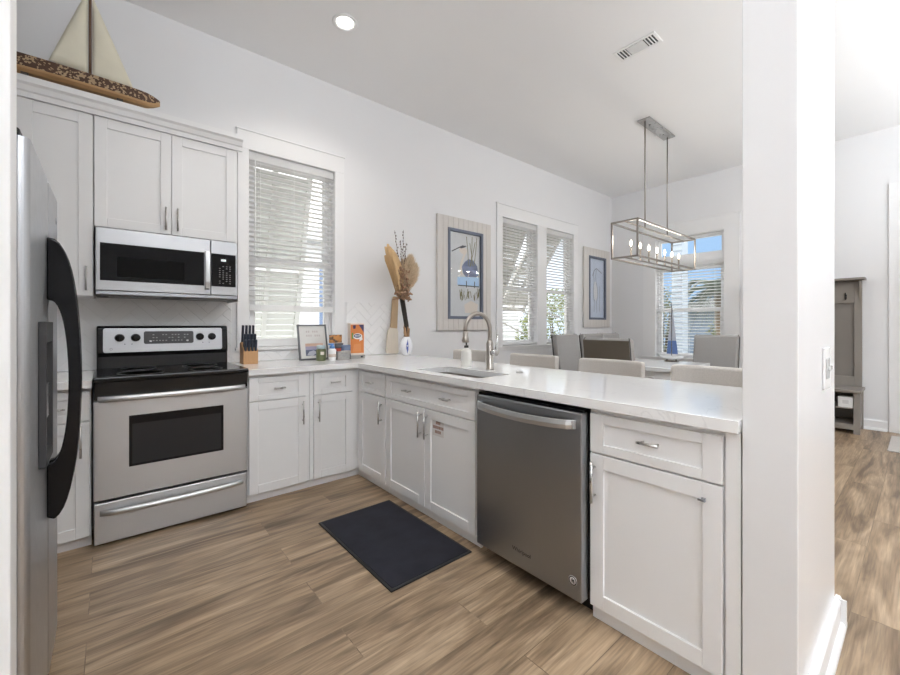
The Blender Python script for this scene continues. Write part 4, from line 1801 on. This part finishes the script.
def packet(name, label, c, w_, h_, tk, lean, rz, col, accents):
    m = MB()
    m.M = Matrix.Translation(Vector(c)) @ Matrix.Rotation(rz, 4, 'Z') @ Matrix.Rotation(lean, 4, 'X')

    def bag(sgn):
        def fn(u, v):
            a, b_ = u * 2 - 1, v * 2 - 1
            bul = (1 - abs(a) ** 3) * (1 - abs(b_) ** 3)
            return (a * w_ / 2, sgn * (tk / 2 * bul + .0006), h_ / 2 + b_ * h_ / 2)
        return fn
    m.grid(bag(-1), 9, 9)
    m.grid(bag(1), 9, 9)
    m.mi = 0
    for i, f in enumerate(m.bm.faces):
        cz = sum(v.co.z for v in f.verts) / 4 - c[2]
        for (lo_, hi_, mi_) in accents:
            if lo_ * h_ < cz < hi_ * h_:
                f.material_index = mi_
    return m


P1 = packet('a', '', (1.56, -.29, Z + .03), .095, .11, .035, .1, .3, 0, [(.3, .6, 1)])
tag(obj('snack_packet', P1, [plain('packet_dark', (.06, .06, .07), .3), plain('packet_red', (.5, .08, .05), .3)]), 'dark snack packet with a red band, front of the grey basket', 'packet', 'snack packets')
P2 = packet('b', '', (1.612, -.332, Z + .025), .08, .10, .03, -.15, -.4, 0, [(.25, .5, 1)])
tag(obj('snack_packet', P2, [plain('packet_blue', (.10, .14, .24), .3), plain('packet_cream', (.6, .5, .4), .3)]), 'blue snack packet with a cream band at the right of the grey basket', 'packet', 'snack packets')
P3 = packet('c', '', (1.548, -.265, Z + .075), .125, .135, .04, .0, .15, 0, [(.45, .95, 1)])
tag(obj('snack_packet', P3, [plain('packet_white', (.7, .68, .66), .3), speckle('packet_print_orange', (.45, .20, .06), (.12, .07, .04), 60, .3)]), 'tall snack packet with orange-brown top standing up in the grey basket', 'packet', 'snack packets')

# orange carton on a grey stand
ox, oy = 1.735, -.27
m = MB().box(ox - .070, ox + .066, oy - .045, oy + .045, Z + .0005, Z + .030)
m.mi = 1
m.box(ox + .025, ox + .045, oy - .0462, oy - .045, Z + .008, Z + .022)
tag(obj('storage_tin', m, [plain('pewter_tin', (.33, .32, .30), .35), M_navy], bevel=.006, seg=3), 'flat grey tin lying under the orange carton', 'tin')
m = MB()
m.M = Matrix.Translation(Vector((ox, oy, Z + .0305))) @ Matrix.Rotation(-.15, 4, 'Z')
wb, hb, db = .064, .280, .04
m.box(-wb, wb, -db, db, 0, hb)
def fr(mi, pts, off=.0005):
    m.mi = mi
    m.face([(u, -db - off, v) for u, v in pts])
fr(1, [(-wb + .004, .018), (wb - .004, .018), (wb - .004, hb - .012), (-wb + .004, hb - .012)])
fr(2, [(.012, hb - .013), (wb - .005, hb - .013), (wb - .005, hb - .085), (.038, hb - .05)], .0009)
fr(2, [(-.040, hb - .02), (-.012, hb - .018), (-.016, hb - .048), (-.036, hb - .05)], .0009)
el = [(.003 + .042 * math.cos(a), .165 + .026 * math.sin(a)) for a in [2 * PI * i / 24 for i in range(24)]]
fr(3, el, .0009)
el = [(.000 + .033 * math.cos(a), .168 + .016 * math.sin(a)) for a in [2 * PI * i / 24 for i in range(24)]]
fr(2, el, .0013)
fr(4, [(-.05, .14), (-.036, .14), (-.036, .195), (-.05, .195)], .0009)
fr(3, [(.018, .12), (.048, .135), (.045, .155), (.022, .148)], .0011)
fr(5, [(-.04, .03), (.035, .03), (.03, .10), (-.03, .095)], .0008)
for i in range(4):
    fr(3, [(-.022 + i * .012, .163), (-.014 + i * .012, .163), (-.014 + i * .012, .174), (-.022 + i * .012, .174)], .0017)
o = obj('food_carton', m, bevel=.006, mats=[plain('carton_cream', (.78, .66, .58), .5), plain('carton_orange', (.62, .20, .05), .45, noise=.15, scale=8), plain('carton_navy', (.03, .03, .10), .45), plain('carton_white', (.75, .75, .75), .45), plain('carton_green', (.12, .25, .05), .45), plain('carton_amber', (.68, .26, .09), .45)])
tag(o, 'tall orange carton with a navy oval badge standing on a grey tin', 'carton')

# cutting paddle leaning on the wall
lean = Matrix.Translation(Vector((2.235, -.088, Z + .008))) @ Matrix.Rotation(math.radians(-7), 4, 'X') @ Matrix.Rotation(math.radians(5), 4, 'Y')
t = thing('paddle_board', 'whitewashed paddle board with tan handle leaning on the wall by the dried bouquet', 'board', (2.215, -.085, Z))
m = MB()
m.M = lean
m.prism([(-.075, 0), (.055, 0), (.062, .02), (.055, .22), (.045, .26), (-.045, .26), (-.065, .22), (-.082, .02)], lambda u, v: (u, -.009, v), lambda u, v: (u, .009, v))
obj('blade', m, plain('bleached_wood', (.62, .55, .46), .6, noise=.1, scale=4, stretch=(20, 20, 1)), parent=t, bevel=.004)
m = MB()
m.M = lean
m.prism([(-.035, .255), (.045, .255), (.055, .56), (.040, .585), (.0, .585), (-.012, .56)], lambda u, v: (u, -.010, v), lambda u, v: (u, .010, v))
obj('handle', m, plain('tan_wood', (.42, .29, .17), .6, noise=.12, scale=4, stretch=(20, 20, 1)), parent=t, bevel=.004)

# vase with dried bouquet
vx, vy = 2.275, -.27
t = thing('bud_vase', 'white egg-shaped vase with a blue stripe on the worktop', 'vase', (vx, vy, Z))
m = MB()
prof = [(0, 0), (.030, 0), (.042, .013), (.058, .055), (.061, .095), (.053, .135), (.038, .166), (.032, .18), (.028, .18), (.032, .165), (.045, .135), (.048, .06), (0, .02)]
m.lathe(prof, (vx, vy, Z), 28)
obj('body', m, plain('white_ceramic', (.82, .82, .85), .15), parent=t)
m = MB()
for sgn in (1,):
    pts = []
    L_, R2 = [], []
    nz_ = 10
    a0 = math.atan2(-3.53 + .27, .0657 - 2.235) + .25
    for i in range(nz_ + 1):
        z = .014 + .145 * i / nz_
        # radius on the profile
        pr_ = [(.042, .013), (.058, .055), (.061, .095), (.053, .135), (.038, .166)]
        r = .034
        for (r0, z0_), (r1, z1_) in zip(pr_, pr_[1:]):
            if z0_ <= z <= z1_:
                r = r0 + (r1 - r0) * (z - z0_) / (z1_ - z0_)
        r += .001
        wv_ = .30 * math.sin(PI * i / nz_)
        L_.append((vx + r * math.cos(a0 - wv_), vy + r * math.sin(a0 - wv_), Z + z))
        R2.append((vx + r * math.cos(a0 + wv_ * .2), vy + r * math.sin(a0 + wv_ * .2), Z + z))
    for i in range(nz_):
        m.face([L_[i], R2[i], R2[i + 1], L_[i + 1]])
bmesh.ops.remove_doubles(m.bm, verts=m.bm.verts[:], dist=1e-5)
obj('blue_stripe', m, plain('cobalt_glaze', (.10, .13, .36), .2), parent=t)

t = thing('dried_bouquet', 'dried pampas, palm and twig bouquet standing in the white vase', 'dried flowers', (vx, vy, Z + .1))
random.seed(21)
m = MB()
base = Vector((vx, vy, Z + .05))
for i in range(9):
    a = 2 * PI * i / 9
    m.tube([base + Vector((.006 * math.cos(a), .006 * math.sin(a), 0)), base + Vector((.016 * math.cos(a), .016 * math.sin(a), .24)), base + Vector((.020 * math.cos(a) - .06, .016 * math.sin(a), .545))], .006, 6)
obj('stem_bundle', m, plain('dark_stems', (.035, .028, .022), .7, noise=.4, scale=20), parent=t, label='dark bundled stems')
m = MB()
for i in range(14):
    a = 2 * PI * i / 14
    p = base + Vector((.02 * math.cos(a), .02 * math.sin(a), .13 + random.uniform(-.02, .03)))
    m.tube([p, p + Vector((random.uniform(-.01, .01), random.uniform(-.01, .01), .09))], [.009, .005], 6)
obj('raffia_wrap', m, plain('raffia', (.36, .22, .12), .8, noise=.3, scale=30), parent=t)


def leafblade(m, p0, p1, wid, bend, seg=8, cup=.0):
    """thin tapered leaf from p0 to p1"""
    p0, p1 = Vector(p0), Vector(p1)
    ax = (p1 - p0)
    side = ax.cross(Vector((.3, -1, .1))).normalized()
    nrm = side.cross(ax).normalized()
    prev = None
    for i in range(seg + 1):
        s = i / seg
        w_ = wid * (math.sin(PI * min(1, s * .74 + .12)) ** .8) * (.45 if s == 1 else 1)
        c = p0 + ax * s + nrm * (bend * math.sin(PI * s))
        row = [m._v(c - side * w_ + nrm * cup), m._v(c), m._v(c + side * w_ + nrm * cup)]
        if prev:
            for j in (0, 1):
                f = m.bm.faces.new((prev[j], prev[j + 1], row[j + 1], row[j]))
                f.smooth = True
        prev = row


def plume(m, p0, p1, wid, n, ln, seed):
    """soft feathery head made of many fine curved strands"""
    random.seed(seed)
    p0, p1 = Vector(p0), Vector(p1)
    ax = p1 - p0
    for i in range(n):
        s = random.random() ** .8
        a = random.uniform(0, 2 * PI)
        rad = wid * math.sin(PI * min(.97, .12 + s * .88)) ** .6
        c = p0 + ax * s
        out_ = Vector((math.cos(a), math.sin(a) * .55, 0))
        e = c + out_ * rad * random.uniform(.5, 1.0) + ax.normalized() * ln * random.uniform(.5, 1.1) + Vector((0, 0, -.02 * random.random()))
        mid = (c + e) / 2 + out_ * rad * .25
        w_ = .0022
        sd_ = (e - c).cross(Vector((random.uniform(-1, 1), random.uniform(-1, 1), .4))).normalized() * w_
        m.face([c - sd_, c + sd_, mid + sd_, mid - sd_])
        m.face([mid - sd_, mid + sd_, e])


top = base + Vector((-.065, 0, .535))
m = MB()
plume(m, top + Vector((.02, 0, .0)), top + Vector((.10, .0, .34)), .12, 2600, .09, 31)
plume(m, top + Vector((.04, -.02, .03)), top + Vector((.14, -.02, .27)), .10, 1500, .08, 32)
plume(m, top + Vector((-.01, -.01, .0)), top + Vector((.02, -.01, .30)), .11, 2600, .07, 33)
obj('pampas_plume', m, plain('pampas_beige', (.66, .52, .36), .9, noise=.2, scale=40), parent=t, label='fluffy beige pampas plume')
m = MB()
for i in range(7):
    leafblade(m, top + Vector((-.01, .01 * i - .03, .0)), top + Vector((-.115 - .018 * (i % 4), .0 + .012 * i - .03, .47 - .025 * abs(i - 2))), .055, .03 - .01 * (i % 3))
for i in range(5):
    leafblade(m, top + Vector((.0, -.01, -.01)), top + Vector((-.11 + .02 * i, -.03, .26 - .01 * i)), .026, -.02)
obj('palm_leaves', m, plain('dried_palm', (.55, .37, .19), .75, noise=.25, scale=14, stretch=(8, 8, 1)), parent=t, solid=.0015, label='tan dried palm leaves')
m = MB()
random.seed(9)
for (dx_, dz_) in ((-.075, .60), (-.02, .52), (.005, .62), (.03, .50)):
    a = top + Vector((0, -.01, 0))
    b_ = top + Vector((dx_ * .6, -.03, dz_ * .55))
    c = top + Vector((dx_ * 1.25, -.035, dz_))
    m.tube([a, b_, c], [.004, .003, .0015], 5)
    for i in range(9):
        s = .45 + .06 * i
        p = b_.lerp(c, min(1, (s - .4) / .6))
        m.lathe([(0, 0), (.006, .006), (.004, .016), (0, .02)], p + Vector((random.uniform(-.007, .007), random.uniform(-.007, .007), 0)), 6)
obj('twigs', m, plain('twig_brown', (.10, .065, .05), .7), parent=t, label='dark budded twigs')
m = MB()
random.seed(14)
for i in range(38):
    a = random.uniform(0, 2 * PI)
    r = random.uniform(.01, .085)
    p = top + Vector((r * math.cos(a), r * .6 * math.sin(a) - .03, random.uniform(-.05, .05)))
    for k_ in range(4):
        d_ = Vector((random.uniform(-1, 1), random.uniform(-1, .4), random.uniform(-.4, 1))).normalized()
        leafblade(m, p, p + d_ * .035, .011, .006, 4)
for i in range(22):
    p = top + Vector((random.uniform(-.06, .06), -.04, random.uniform(.06, .24)))
    for k_ in range(3):
        d_ = Vector((random.uniform(-1, 1), random.uniform(-1, .2), random.uniform(-.5, 1))).normalized()
        leafblade(m, p, p + d_ * .04, .012, .008, 4)
obj('dried_blooms', m, plain('dried_bloom', (.36, .22, .14), .8, noise=.35, scale=30), parent=t, solid=.001, label='brown dried blooms')

# ------------------------------------------------------------------ model ship over the cabinets
SZ = 2.5455
t = thing('model_ship', 'rustic wooden model sailboat standing on top of the wall cabinets', 'model boat', (-.05, -.36, SZ))
YH = -.352
m = MB()
Lh, xc = .40, -.085
nL_ = 26


def sec(s):
    """half beam, keel z, deck z at s in -1..1"""
    b_ = .052 * (1 - abs(s) ** 2.6) + .012
    zk = SZ + .028 + .012 * s * s * s * s
    zd = SZ + .112 + .016 * s * s - .012 * (s > 0) * s
    if s > .8:
        q_ = (s - .8) / .2
        zk += .022 * q_ * q_
        zd -= .022 * q_ * q_
        b_ *= 1 - .5 * q_
    return b_, zk, zd


rings = []
for i in range(nL_ + 1):
    s = -1 + 2 * i / nL_
    b_, zk, zd = sec(s)
    x = xc + Lh * s
    zm_ = zk + .012
    rings.append([(x, YH - b_, zd), (x, YH - b_ * 1.0, zm_ + .01), (x, YH - b_ * .92, zm_), (x, YH - b_ * .55, zk), (x, YH + b_ * .55, zk), (x, YH + b_ * .92, zm_), (x, YH + b_, zm_ + .01), (x, YH + b_, zd), (x, YH + b_ * .8, zd - .012), (x, YH - b_ * .8, zd - .012)])
vr = [[m._v(p) for p in r] for r in rings]
for a, b_ in zip(vr, vr[1:]):
    for j in range(10):
        f = m.bm.faces.new((a[j], a[(j + 1) % 10], b_[(j + 1) % 10], b_[j]))
        f.material_index = 1 if j in (2, 3, 4) or j in (1, 5) else (2 if j in (7, 8, 9) else 0)
m.bm.faces.new(vr[0][::-1])
m.bm.faces.new(vr[-1])
obj('hull', m, [speckle('bark_flecked_hull', (.075, .035, .020), (.42, .30, .18), 110, .36), plain('tan_keel', (.46, .28, .13), .6, noise=.2, scale=6, stretch=(3, 20, 20)), plain('brown_deck', (.15, .085, .045), .6, noise=.2, scale=10)], parent=t)
m = MB()
for x in (xc - .2, xc + .2):
    m.box(x - .015, x + .015, YH - .03, YH + .03, SZ + .0005, SZ + .030)
obj('cradle_blocks', m, M_dwood, parent=t)
xm = -.020
m = MB().tube([(xm, YH, SZ + .08), (xm, YH, SZ + .72)], .0075, 10)
m.tube([(xm, YH - .002, SZ + .135), (xm - .19, YH - .002, SZ + .135)], .004, 8)
obj('mast', m, plain('mast_brown', (.12, .06, .03), .5), parent=t)
M_sail = plain('cream_canvas', (.80, .76, .62), .85, noise=.06, scale=12)


def sail(name, A, B, C, bulge, nn=10):
    """triangular cloth A top, B and C foot, bellied in y"""
    A, B, C = Vector(A), Vector(B), Vector(C)
    m = MB()
    rows = []
    for i in range(nn + 1):
        s = i / nn
        row = []
        for j in range(i + 1):
            u = j / i if i else 0
            p = A.lerp(B, s).lerp(A.lerp(C, s), u)
            w_ = math.sin(PI * s) * math.sin(PI * u)
            row.append(m._v(p + Vector((0, -bulge * w_, 0))))
        rows.append(row)
    for i in range(nn):
        for j in range(i + 1):
            f = m.bm.faces.new((rows[i][j], rows[i + 1][j], rows[i + 1][j + 1]))
            f.smooth = True
            if j < i:
                f = m.bm.faces.new((rows[i][j], rows[i + 1][j + 1], rows[i][j + 1]))
                f.smooth = True
    return obj(name, m, M_sail, parent=t, solid=.0025)


sail('mainsail', (xm - .010, YH, SZ + .63), (xm - .175, YH, SZ + .145), (xm - .010, YH, SZ + .135), .02)
sail('jib', (xm + .010, YH, SZ + .60), (xm + .010, YH, SZ + .125), (xm + .205, YH, SZ + .118), .02)

# ------------------------------------------------------------------ light switch on the wall stub
t = thing('light_switch', 'white double switch plate on the wall stub', 'switch', (2.07, -3.292, 1.05))
m = MB().box(1.975, 2.105, -3.308, -3.3005, .975, 1.122)
obj('plate', m, M_white, parent=t, bevel=.003)
for x in (2.010, 2.070):
    m = MB()
    m.box(x - .017, x + .017, -3.311, -3.3085, 1.012, 1.085)
    m.box(x - .006, x + .006, -3.319, -3.311, 1.042, 1.055)
    obj('toggle', m, plain('pale_grey_switch', (.6, .6, .6), .4), parent=t, bevel=.001)

# ------------------------------------------------------------------ hall bench on the far wall
t = thing('hall_bench', 'taupe hall tree bench with hooks and cubbies in the entry', 'bench', (6.5, -2.6, 0))
HY0, HY1 = -3.075, -1.98
m = MB()
m.box(6.285, 6.735, HY0 - .012, HY1 + .012, .455, .485)
obj('seat_top', m, M_taupe, parent=t, bevel=.003)
m = MB()
for y in (HY0, HY1 - .05):
    m.box(6.31, 6.36, y, y + .05, 0, .454)
    m.box(6.68, 6.73, y, y + .05, 0, .454)
    m.box(6.36, 6.68, y + .008, y + .042, .05, .454)
m.box(6.33, 6.73, HY0 + .05, HY1 - .05, .085, .105)
m.box(6.33, 6.73, HY0 + .05, HY1 - .05, .27, .285)
m.box(6.312, 6.33, HY0 + .05, HY1 - .05, .045, .105)
m.box(6.715, 6.732, HY0 + .05, HY1 - .05, .1, .454)
m.box(6.33, 6.715, -2.56, -2.54, .105, .454)
obj('cubby_base', m, M_taupe, parent=t, bevel=.002)
m = MB()
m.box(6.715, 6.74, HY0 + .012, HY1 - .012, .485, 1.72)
m.mi = 1
m.box(6.69, 6.715, HY0 + .012, HY0 + .075, .485, 1.72)
m.box(6.69, 6.715, HY1 - .075, HY1 - .012, .485, 1.72)
m.box(6.69, 6.715, HY0 + .075, HY1 - .075, 1.46, 1.72)
m.box(6.69, 6.715, HY0 + .075, HY1 - .075, .485, .60)
for y in (-2.70, -2.35):
    m.box(6.69, 6.715, y - .03, y + .03, .60, 1.46)
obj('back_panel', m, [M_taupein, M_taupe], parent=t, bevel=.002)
m = MB()
m.box(6.57, 6.735, HY0 - .022, HY1 + .022, 1.721, 1.745)
for y in (HY0 + .012, HY1 - .032):
    m.prism([(6.69, 1.48), (6.60, 1.72), (6.69, 1.72)], lambda u, v: (u, y, v), lambda u, v: (u, y + .02, v))
obj('top_shelf', m, M_taupe, parent=t, bevel=.003)
for y in (-2.93, -2.72, -2.52, -2.32, -2.12):
    m = MB()
    m.tube([(6.688, y, 1.54), (6.655, y, 1.53), (6.64, y, 1.555), (6.645, y, 1.575)], .006, 8)
    m.tube([(6.688, y, 1.52), (6.665, y, 1.50), (6.655, y, 1.515)], .005, 8)
    m.box(6.684, 6.690, y - .01, y + .01, 1.505, 1.56)
    obj('coat_hook', m, M_blackm, parent=t)
m = MB().box(6.33, 6.45, -3.02, -2.90, .2855, .40)
m.mi = 1
m.box(6.3295, 6.3300, -2.985, -2.935, .325, .365)
tag(obj('storage_box', m, [M_white, plain('box_tag', (.7, .7, .7), .5)], bevel=.006), 'small white box in the upper cubby of the hall bench', 'box')

m = MB()
m.box(5.72, 6.50, -4.3, -3.30, .001, .010)
tag(obj('entry_rug', m, plain('pale_woven_rug', (.50, .47, .44), .95, noise=.25, scale=90, bump=.4), bevel=.003), 'pale woven rug before the entry door', 'rug')

# ------------------------------------------------------------------ outdoors
m = MB().box(-12, 40, -20, 40, -1.3, -1.2)
obj('ground', m, plain('pale_sand_ground', (.55, .53, .47), .9, noise=.3, scale=2), kind='structure')

M_shut = plain('shutter_paint', (.66, .67, .64), .5)
M_shutg = plain('shutter_grey_paint', (.45, .44, .41), .5)


def shutter(label, x0, x1, z1, length, ang, mat, prop=True):
    """top-hung slatted shutter, swung outward"""
    t = thing('window_shutter', label, 'shutter', ((x0 + x1) / 2, .17, z1), 'top-hung shutters outside the windows')
    Mx = Matrix.Translation(Vector((0, .17, z1))) @ Matrix.Rotation(math.radians(ang), 4, 'X')
    m = MB()
    m.M = Mx
    for (a, b_, c, e_) in ((x0, x0 + .045, -length, 0), (x1 - .045, x1, -length, 0), (x0 + .045, x1 - .045, -.06, 0), (x0 + .045, x1 - .045, -length, -length + .06), ((x0 + x1) / 2 - .02, (x0 + x1) / 2 + .02, -length + .06, -.06), (x0 + .045, x1 - .045, -length * .5 - .03, -length * .5 + .03)):
        m.box(a, b_, -.02, .02, c, e_)
    obj('frame', m, mat, parent=t)
    m = MB()
    m.M = Mx
    z = -.10
    while z > -length + .09:
        if abs(z + length * .5) > .05:
            m.obox(((x0 + x1) / 2, 0, z), (1, 0, 0), (0, .55, -.835), (0, .835, .55), (x1 - x0) / 2 - .046, .034, .004)
        z -= .058
    obj('louvers', m, mat, parent=t)
    if prop:
        m = MB()
        yb = .17 + math.sin(math.radians(ang)) * length * .9
        zbt = z1 - math.cos(math.radians(ang)) * length * .9
        for x in (x0 + .02, x1 - .02):
            m.tube([(x, .165, zbt - .25), (x, yb, zbt)], .012, 8)
        obj('prop_arms', m, mat, parent=t)


shutter('pale slatted shutter outside the kitchen window', .86, 1.52, 2.62, 1.78, 15, M_shut)
shutter('grey slatted shutter outside the left of the paired windows', 3.92, 4.66, 2.60, 1.60, 26, M_shutg)
shutter('grey slatted shutter outside the right of the paired windows', 4.88, 5.52, 2.60, 1.40, 34, M_shutg)


def siding_house(label, x0, x1, y0, y1, z1, face, mat, wins):
    t = thing('neighbour_house', label, 'house', ((x0 + x1) / 2, (y0 + y1) / 2, -1.2))
    m = MB().box(x0 + .03, x1, y0 + .03, y1, -1.2, z1)
    z = -1.2
    while z < z1 - .01:
        h_ = min(.17, z1 - z)
        if 'y' in face:
            m.prism([(0, z), (-.03, z), (-.008, z + h_), (0, z + h_)], lambda u, v: (x0, y0 + .03 + u, v), lambda u, v: (x1, y0 + .03 + u, v))
        if 'x' in face:
            m.prism([(0, z), (-.03, z), (-.008, z + h_), (0, z + h_)], lambda u, v: (x0 + .03 + u, y0, v), lambda u, v: (x0 + .03 + u, y1, v))
        z += .17
    obj('siding_wall', m, mat, parent=t)
    m = MB()
    xm_, ov = (x0 + x1) / 2, .5
    ym_ = (y0 + y1) / 2
    m.prism([(y0 - ov, z1 + .0), (y1 + ov, z1 + .0), (ym_, z1 + .9)], lambda u, v: (x0 - ov, u, v), lambda u, v: (x1 + ov, u, v))
    obj('roof', m, plain('roof_grey', (.40, .41, .43), .7, noise=.2, scale=8), parent=t)
    for (ax, a, b_, c, e_) in wins:
        m = MB()
        g = MB()
        if ax == 'y':
            m.box(a - .08, b_ + .08, y0 - .05, y0 + .02, c - .08, e_ + .08)
            g.box(a, b_, y0 - .06, y0 - .048, c, e_)
        else:
            m.box(x0 - .05, x0 + .02, a - .08, b_ + .08, c - .08, e_ + .08)
            g.box(x0 - .06, x0 - .048, a, b_, c, e_)
        f_ = obj('window', m, M_trim, parent=t)
        obj('pane', g, plain('pane_blue_dark', (.16, .22, .34), .1), parent=f_)
    return t


siding_house('white sided neighbour house outside the kitchen window', .5, 10.5, 5.2, 9.5, 3.0, 'y', plain('white_siding', (.74, .75, .76), .6), [('y', 3.62, 3.86, 1.2, 2.6)])
siding_house('blue-grey sided house outside the far window', 14.5, 20, -9.0, 1.6, 1.75, 'x', plain('bluegrey_siding', (.22, .28, .36), .6), [('x', -3.2, -2.2, -.3, .8)])
m = MB()
m.box(9.6, 9.9, -.12, .10, -1.2, 3.3)
z = -1.2
while z < 3.2:
    m.prism([(0, z), (-.025, z), (-.006, z + .13), (0, z + .13)], lambda u, v: (9.6 + u, -.12, v), lambda u, v: (9.6 + u, .10, v))
    z += .13
tag(obj('siding_pier', m, plain('pale_blue_siding', (.29, .335, .38), .6)), 'pale blue sided pier outside the far window', 'pier')

# palm outside the far window
random.seed(40)
t = thing('palm_tree', 'palm with grey-green fronds outside the far window', 'palm', (11.5, -.45, -1.2))
m = MB()
pts = [(11.5 + .03 * math.sin(i), -.45 + .02 * i, -1.2 + .37 * i) for i in range(10)]
m.tube(pts, [.13 + .02 * (i % 2) for i in range(10)], 12)
obj('trunk', m, plain('palm_trunk', (.22, .17, .12), .9, noise=.3, scale=20), parent=t)
crown = Vector(pts[-1])
m = MB()
for i in range(20):
    a = 2 * PI * i / 20 + random.uniform(-.12, .12)
    el_ = random.uniform(-.25, .85)
    L_ = random.uniform(1.15, 1.45)
    dh = Vector((math.cos(a), math.sin(a), 0))
    spine = []
    for k_ in range(13):
        s = k_ / 12
        spine.append(crown + dh * (L_ * s * math.cos(el_) * (1 - .12 * s)) + Vector((0, 0, L_ * (s * math.sin(el_) - .75 * s * s))))
    m.tube(spine, [.016 * (1 - .8 * s_ / 12) for s_ in range(13)], 5)
    sd_ = dh.cross(Vector((0, 0, 1)))
    for k_ in range(1, 25):
        s = k_ / 25
        i0 = min(11, int(s * 12))
        p = spine[i0].lerp(spine[i0 + 1], s * 12 - i0)
        tg = (spine[i0 + 1] - spine[i0]).normalized()
        ll = .46 * math.sin(PI * (.12 + .85 * s)) + .05
        for sg in (-1, 1):
            e_ = p + (sd_ * sg * .75 + tg * .75).normalized() * ll + Vector((0, 0, -.28 * ll))
            leafblade(m, p, e_, .016, .02, 3)
obj('fronds', m, plain('palm_green', (.11, .135, .10), .5, noise=.3, scale=4), parent=t)


def bush(label, c, rad, h_, n_, col, seed, leaf=.09):
    random.seed(seed)
    t = thing('garden_bush', label, 'bush', c)
    m = MB()
    for i in range(7):
        a = 2 * PI * i / 7
        m.tube([c, (c[0] + .3 * rad * math.cos(a), c[1] + .3 * rad * math.sin(a), c[2] + h_ * .5), (c[0] + .6 * rad * math.cos(a), c[1] + .6 * rad * math.sin(a), c[2] + h_ * .85)], [.04, .025, .01], 6)
    obj('branches', m, M_dwood, parent=t)
    m = MB()
    for i in range(n_):
        a, b_ = random.uniform(0, 2 * PI), random.uniform(-1, 1)
        rr_ = random.uniform(.45, 1) ** .5
        p = Vector((c[0] + rad * rr_ * math.cos(a) * math.sqrt(1 - b_ * b_), c[1] + rad * rr_ * math.sin(a) * math.sqrt(1 - b_ * b_), c[2] + h_ * (.55 + .48 * b_ * rr_)))
        d_ = Vector((random.uniform(-1, 1), random.uniform(-1, 1), random.uniform(-.6, .9))).normalized()
        leafblade(m, p, p + d_ * leaf * random.uniform(.7, 1.3), leaf * .26, .01, 2)
    obj('foliage', m, plain('leaf_green_%d' % seed, col, .5, noise=.35, scale=6), parent=t)


bush('yellow-green bush outside the right of the paired windows', (9.39, 2.99, -1.2), 1.1, 3.3, 5000, (.20, .24, .07), 51)
bush('green shrub outside the far window by the pale blue pier', (12.8, 1.65, -1.2), .55, 3.5, 2600, (.12, .14, .06), 52)
bush('low green shrub beside the palm outside the far window', (13.5, .10, -1.2), .6, 2.7, 2200, (.18, .20, .09), 53)
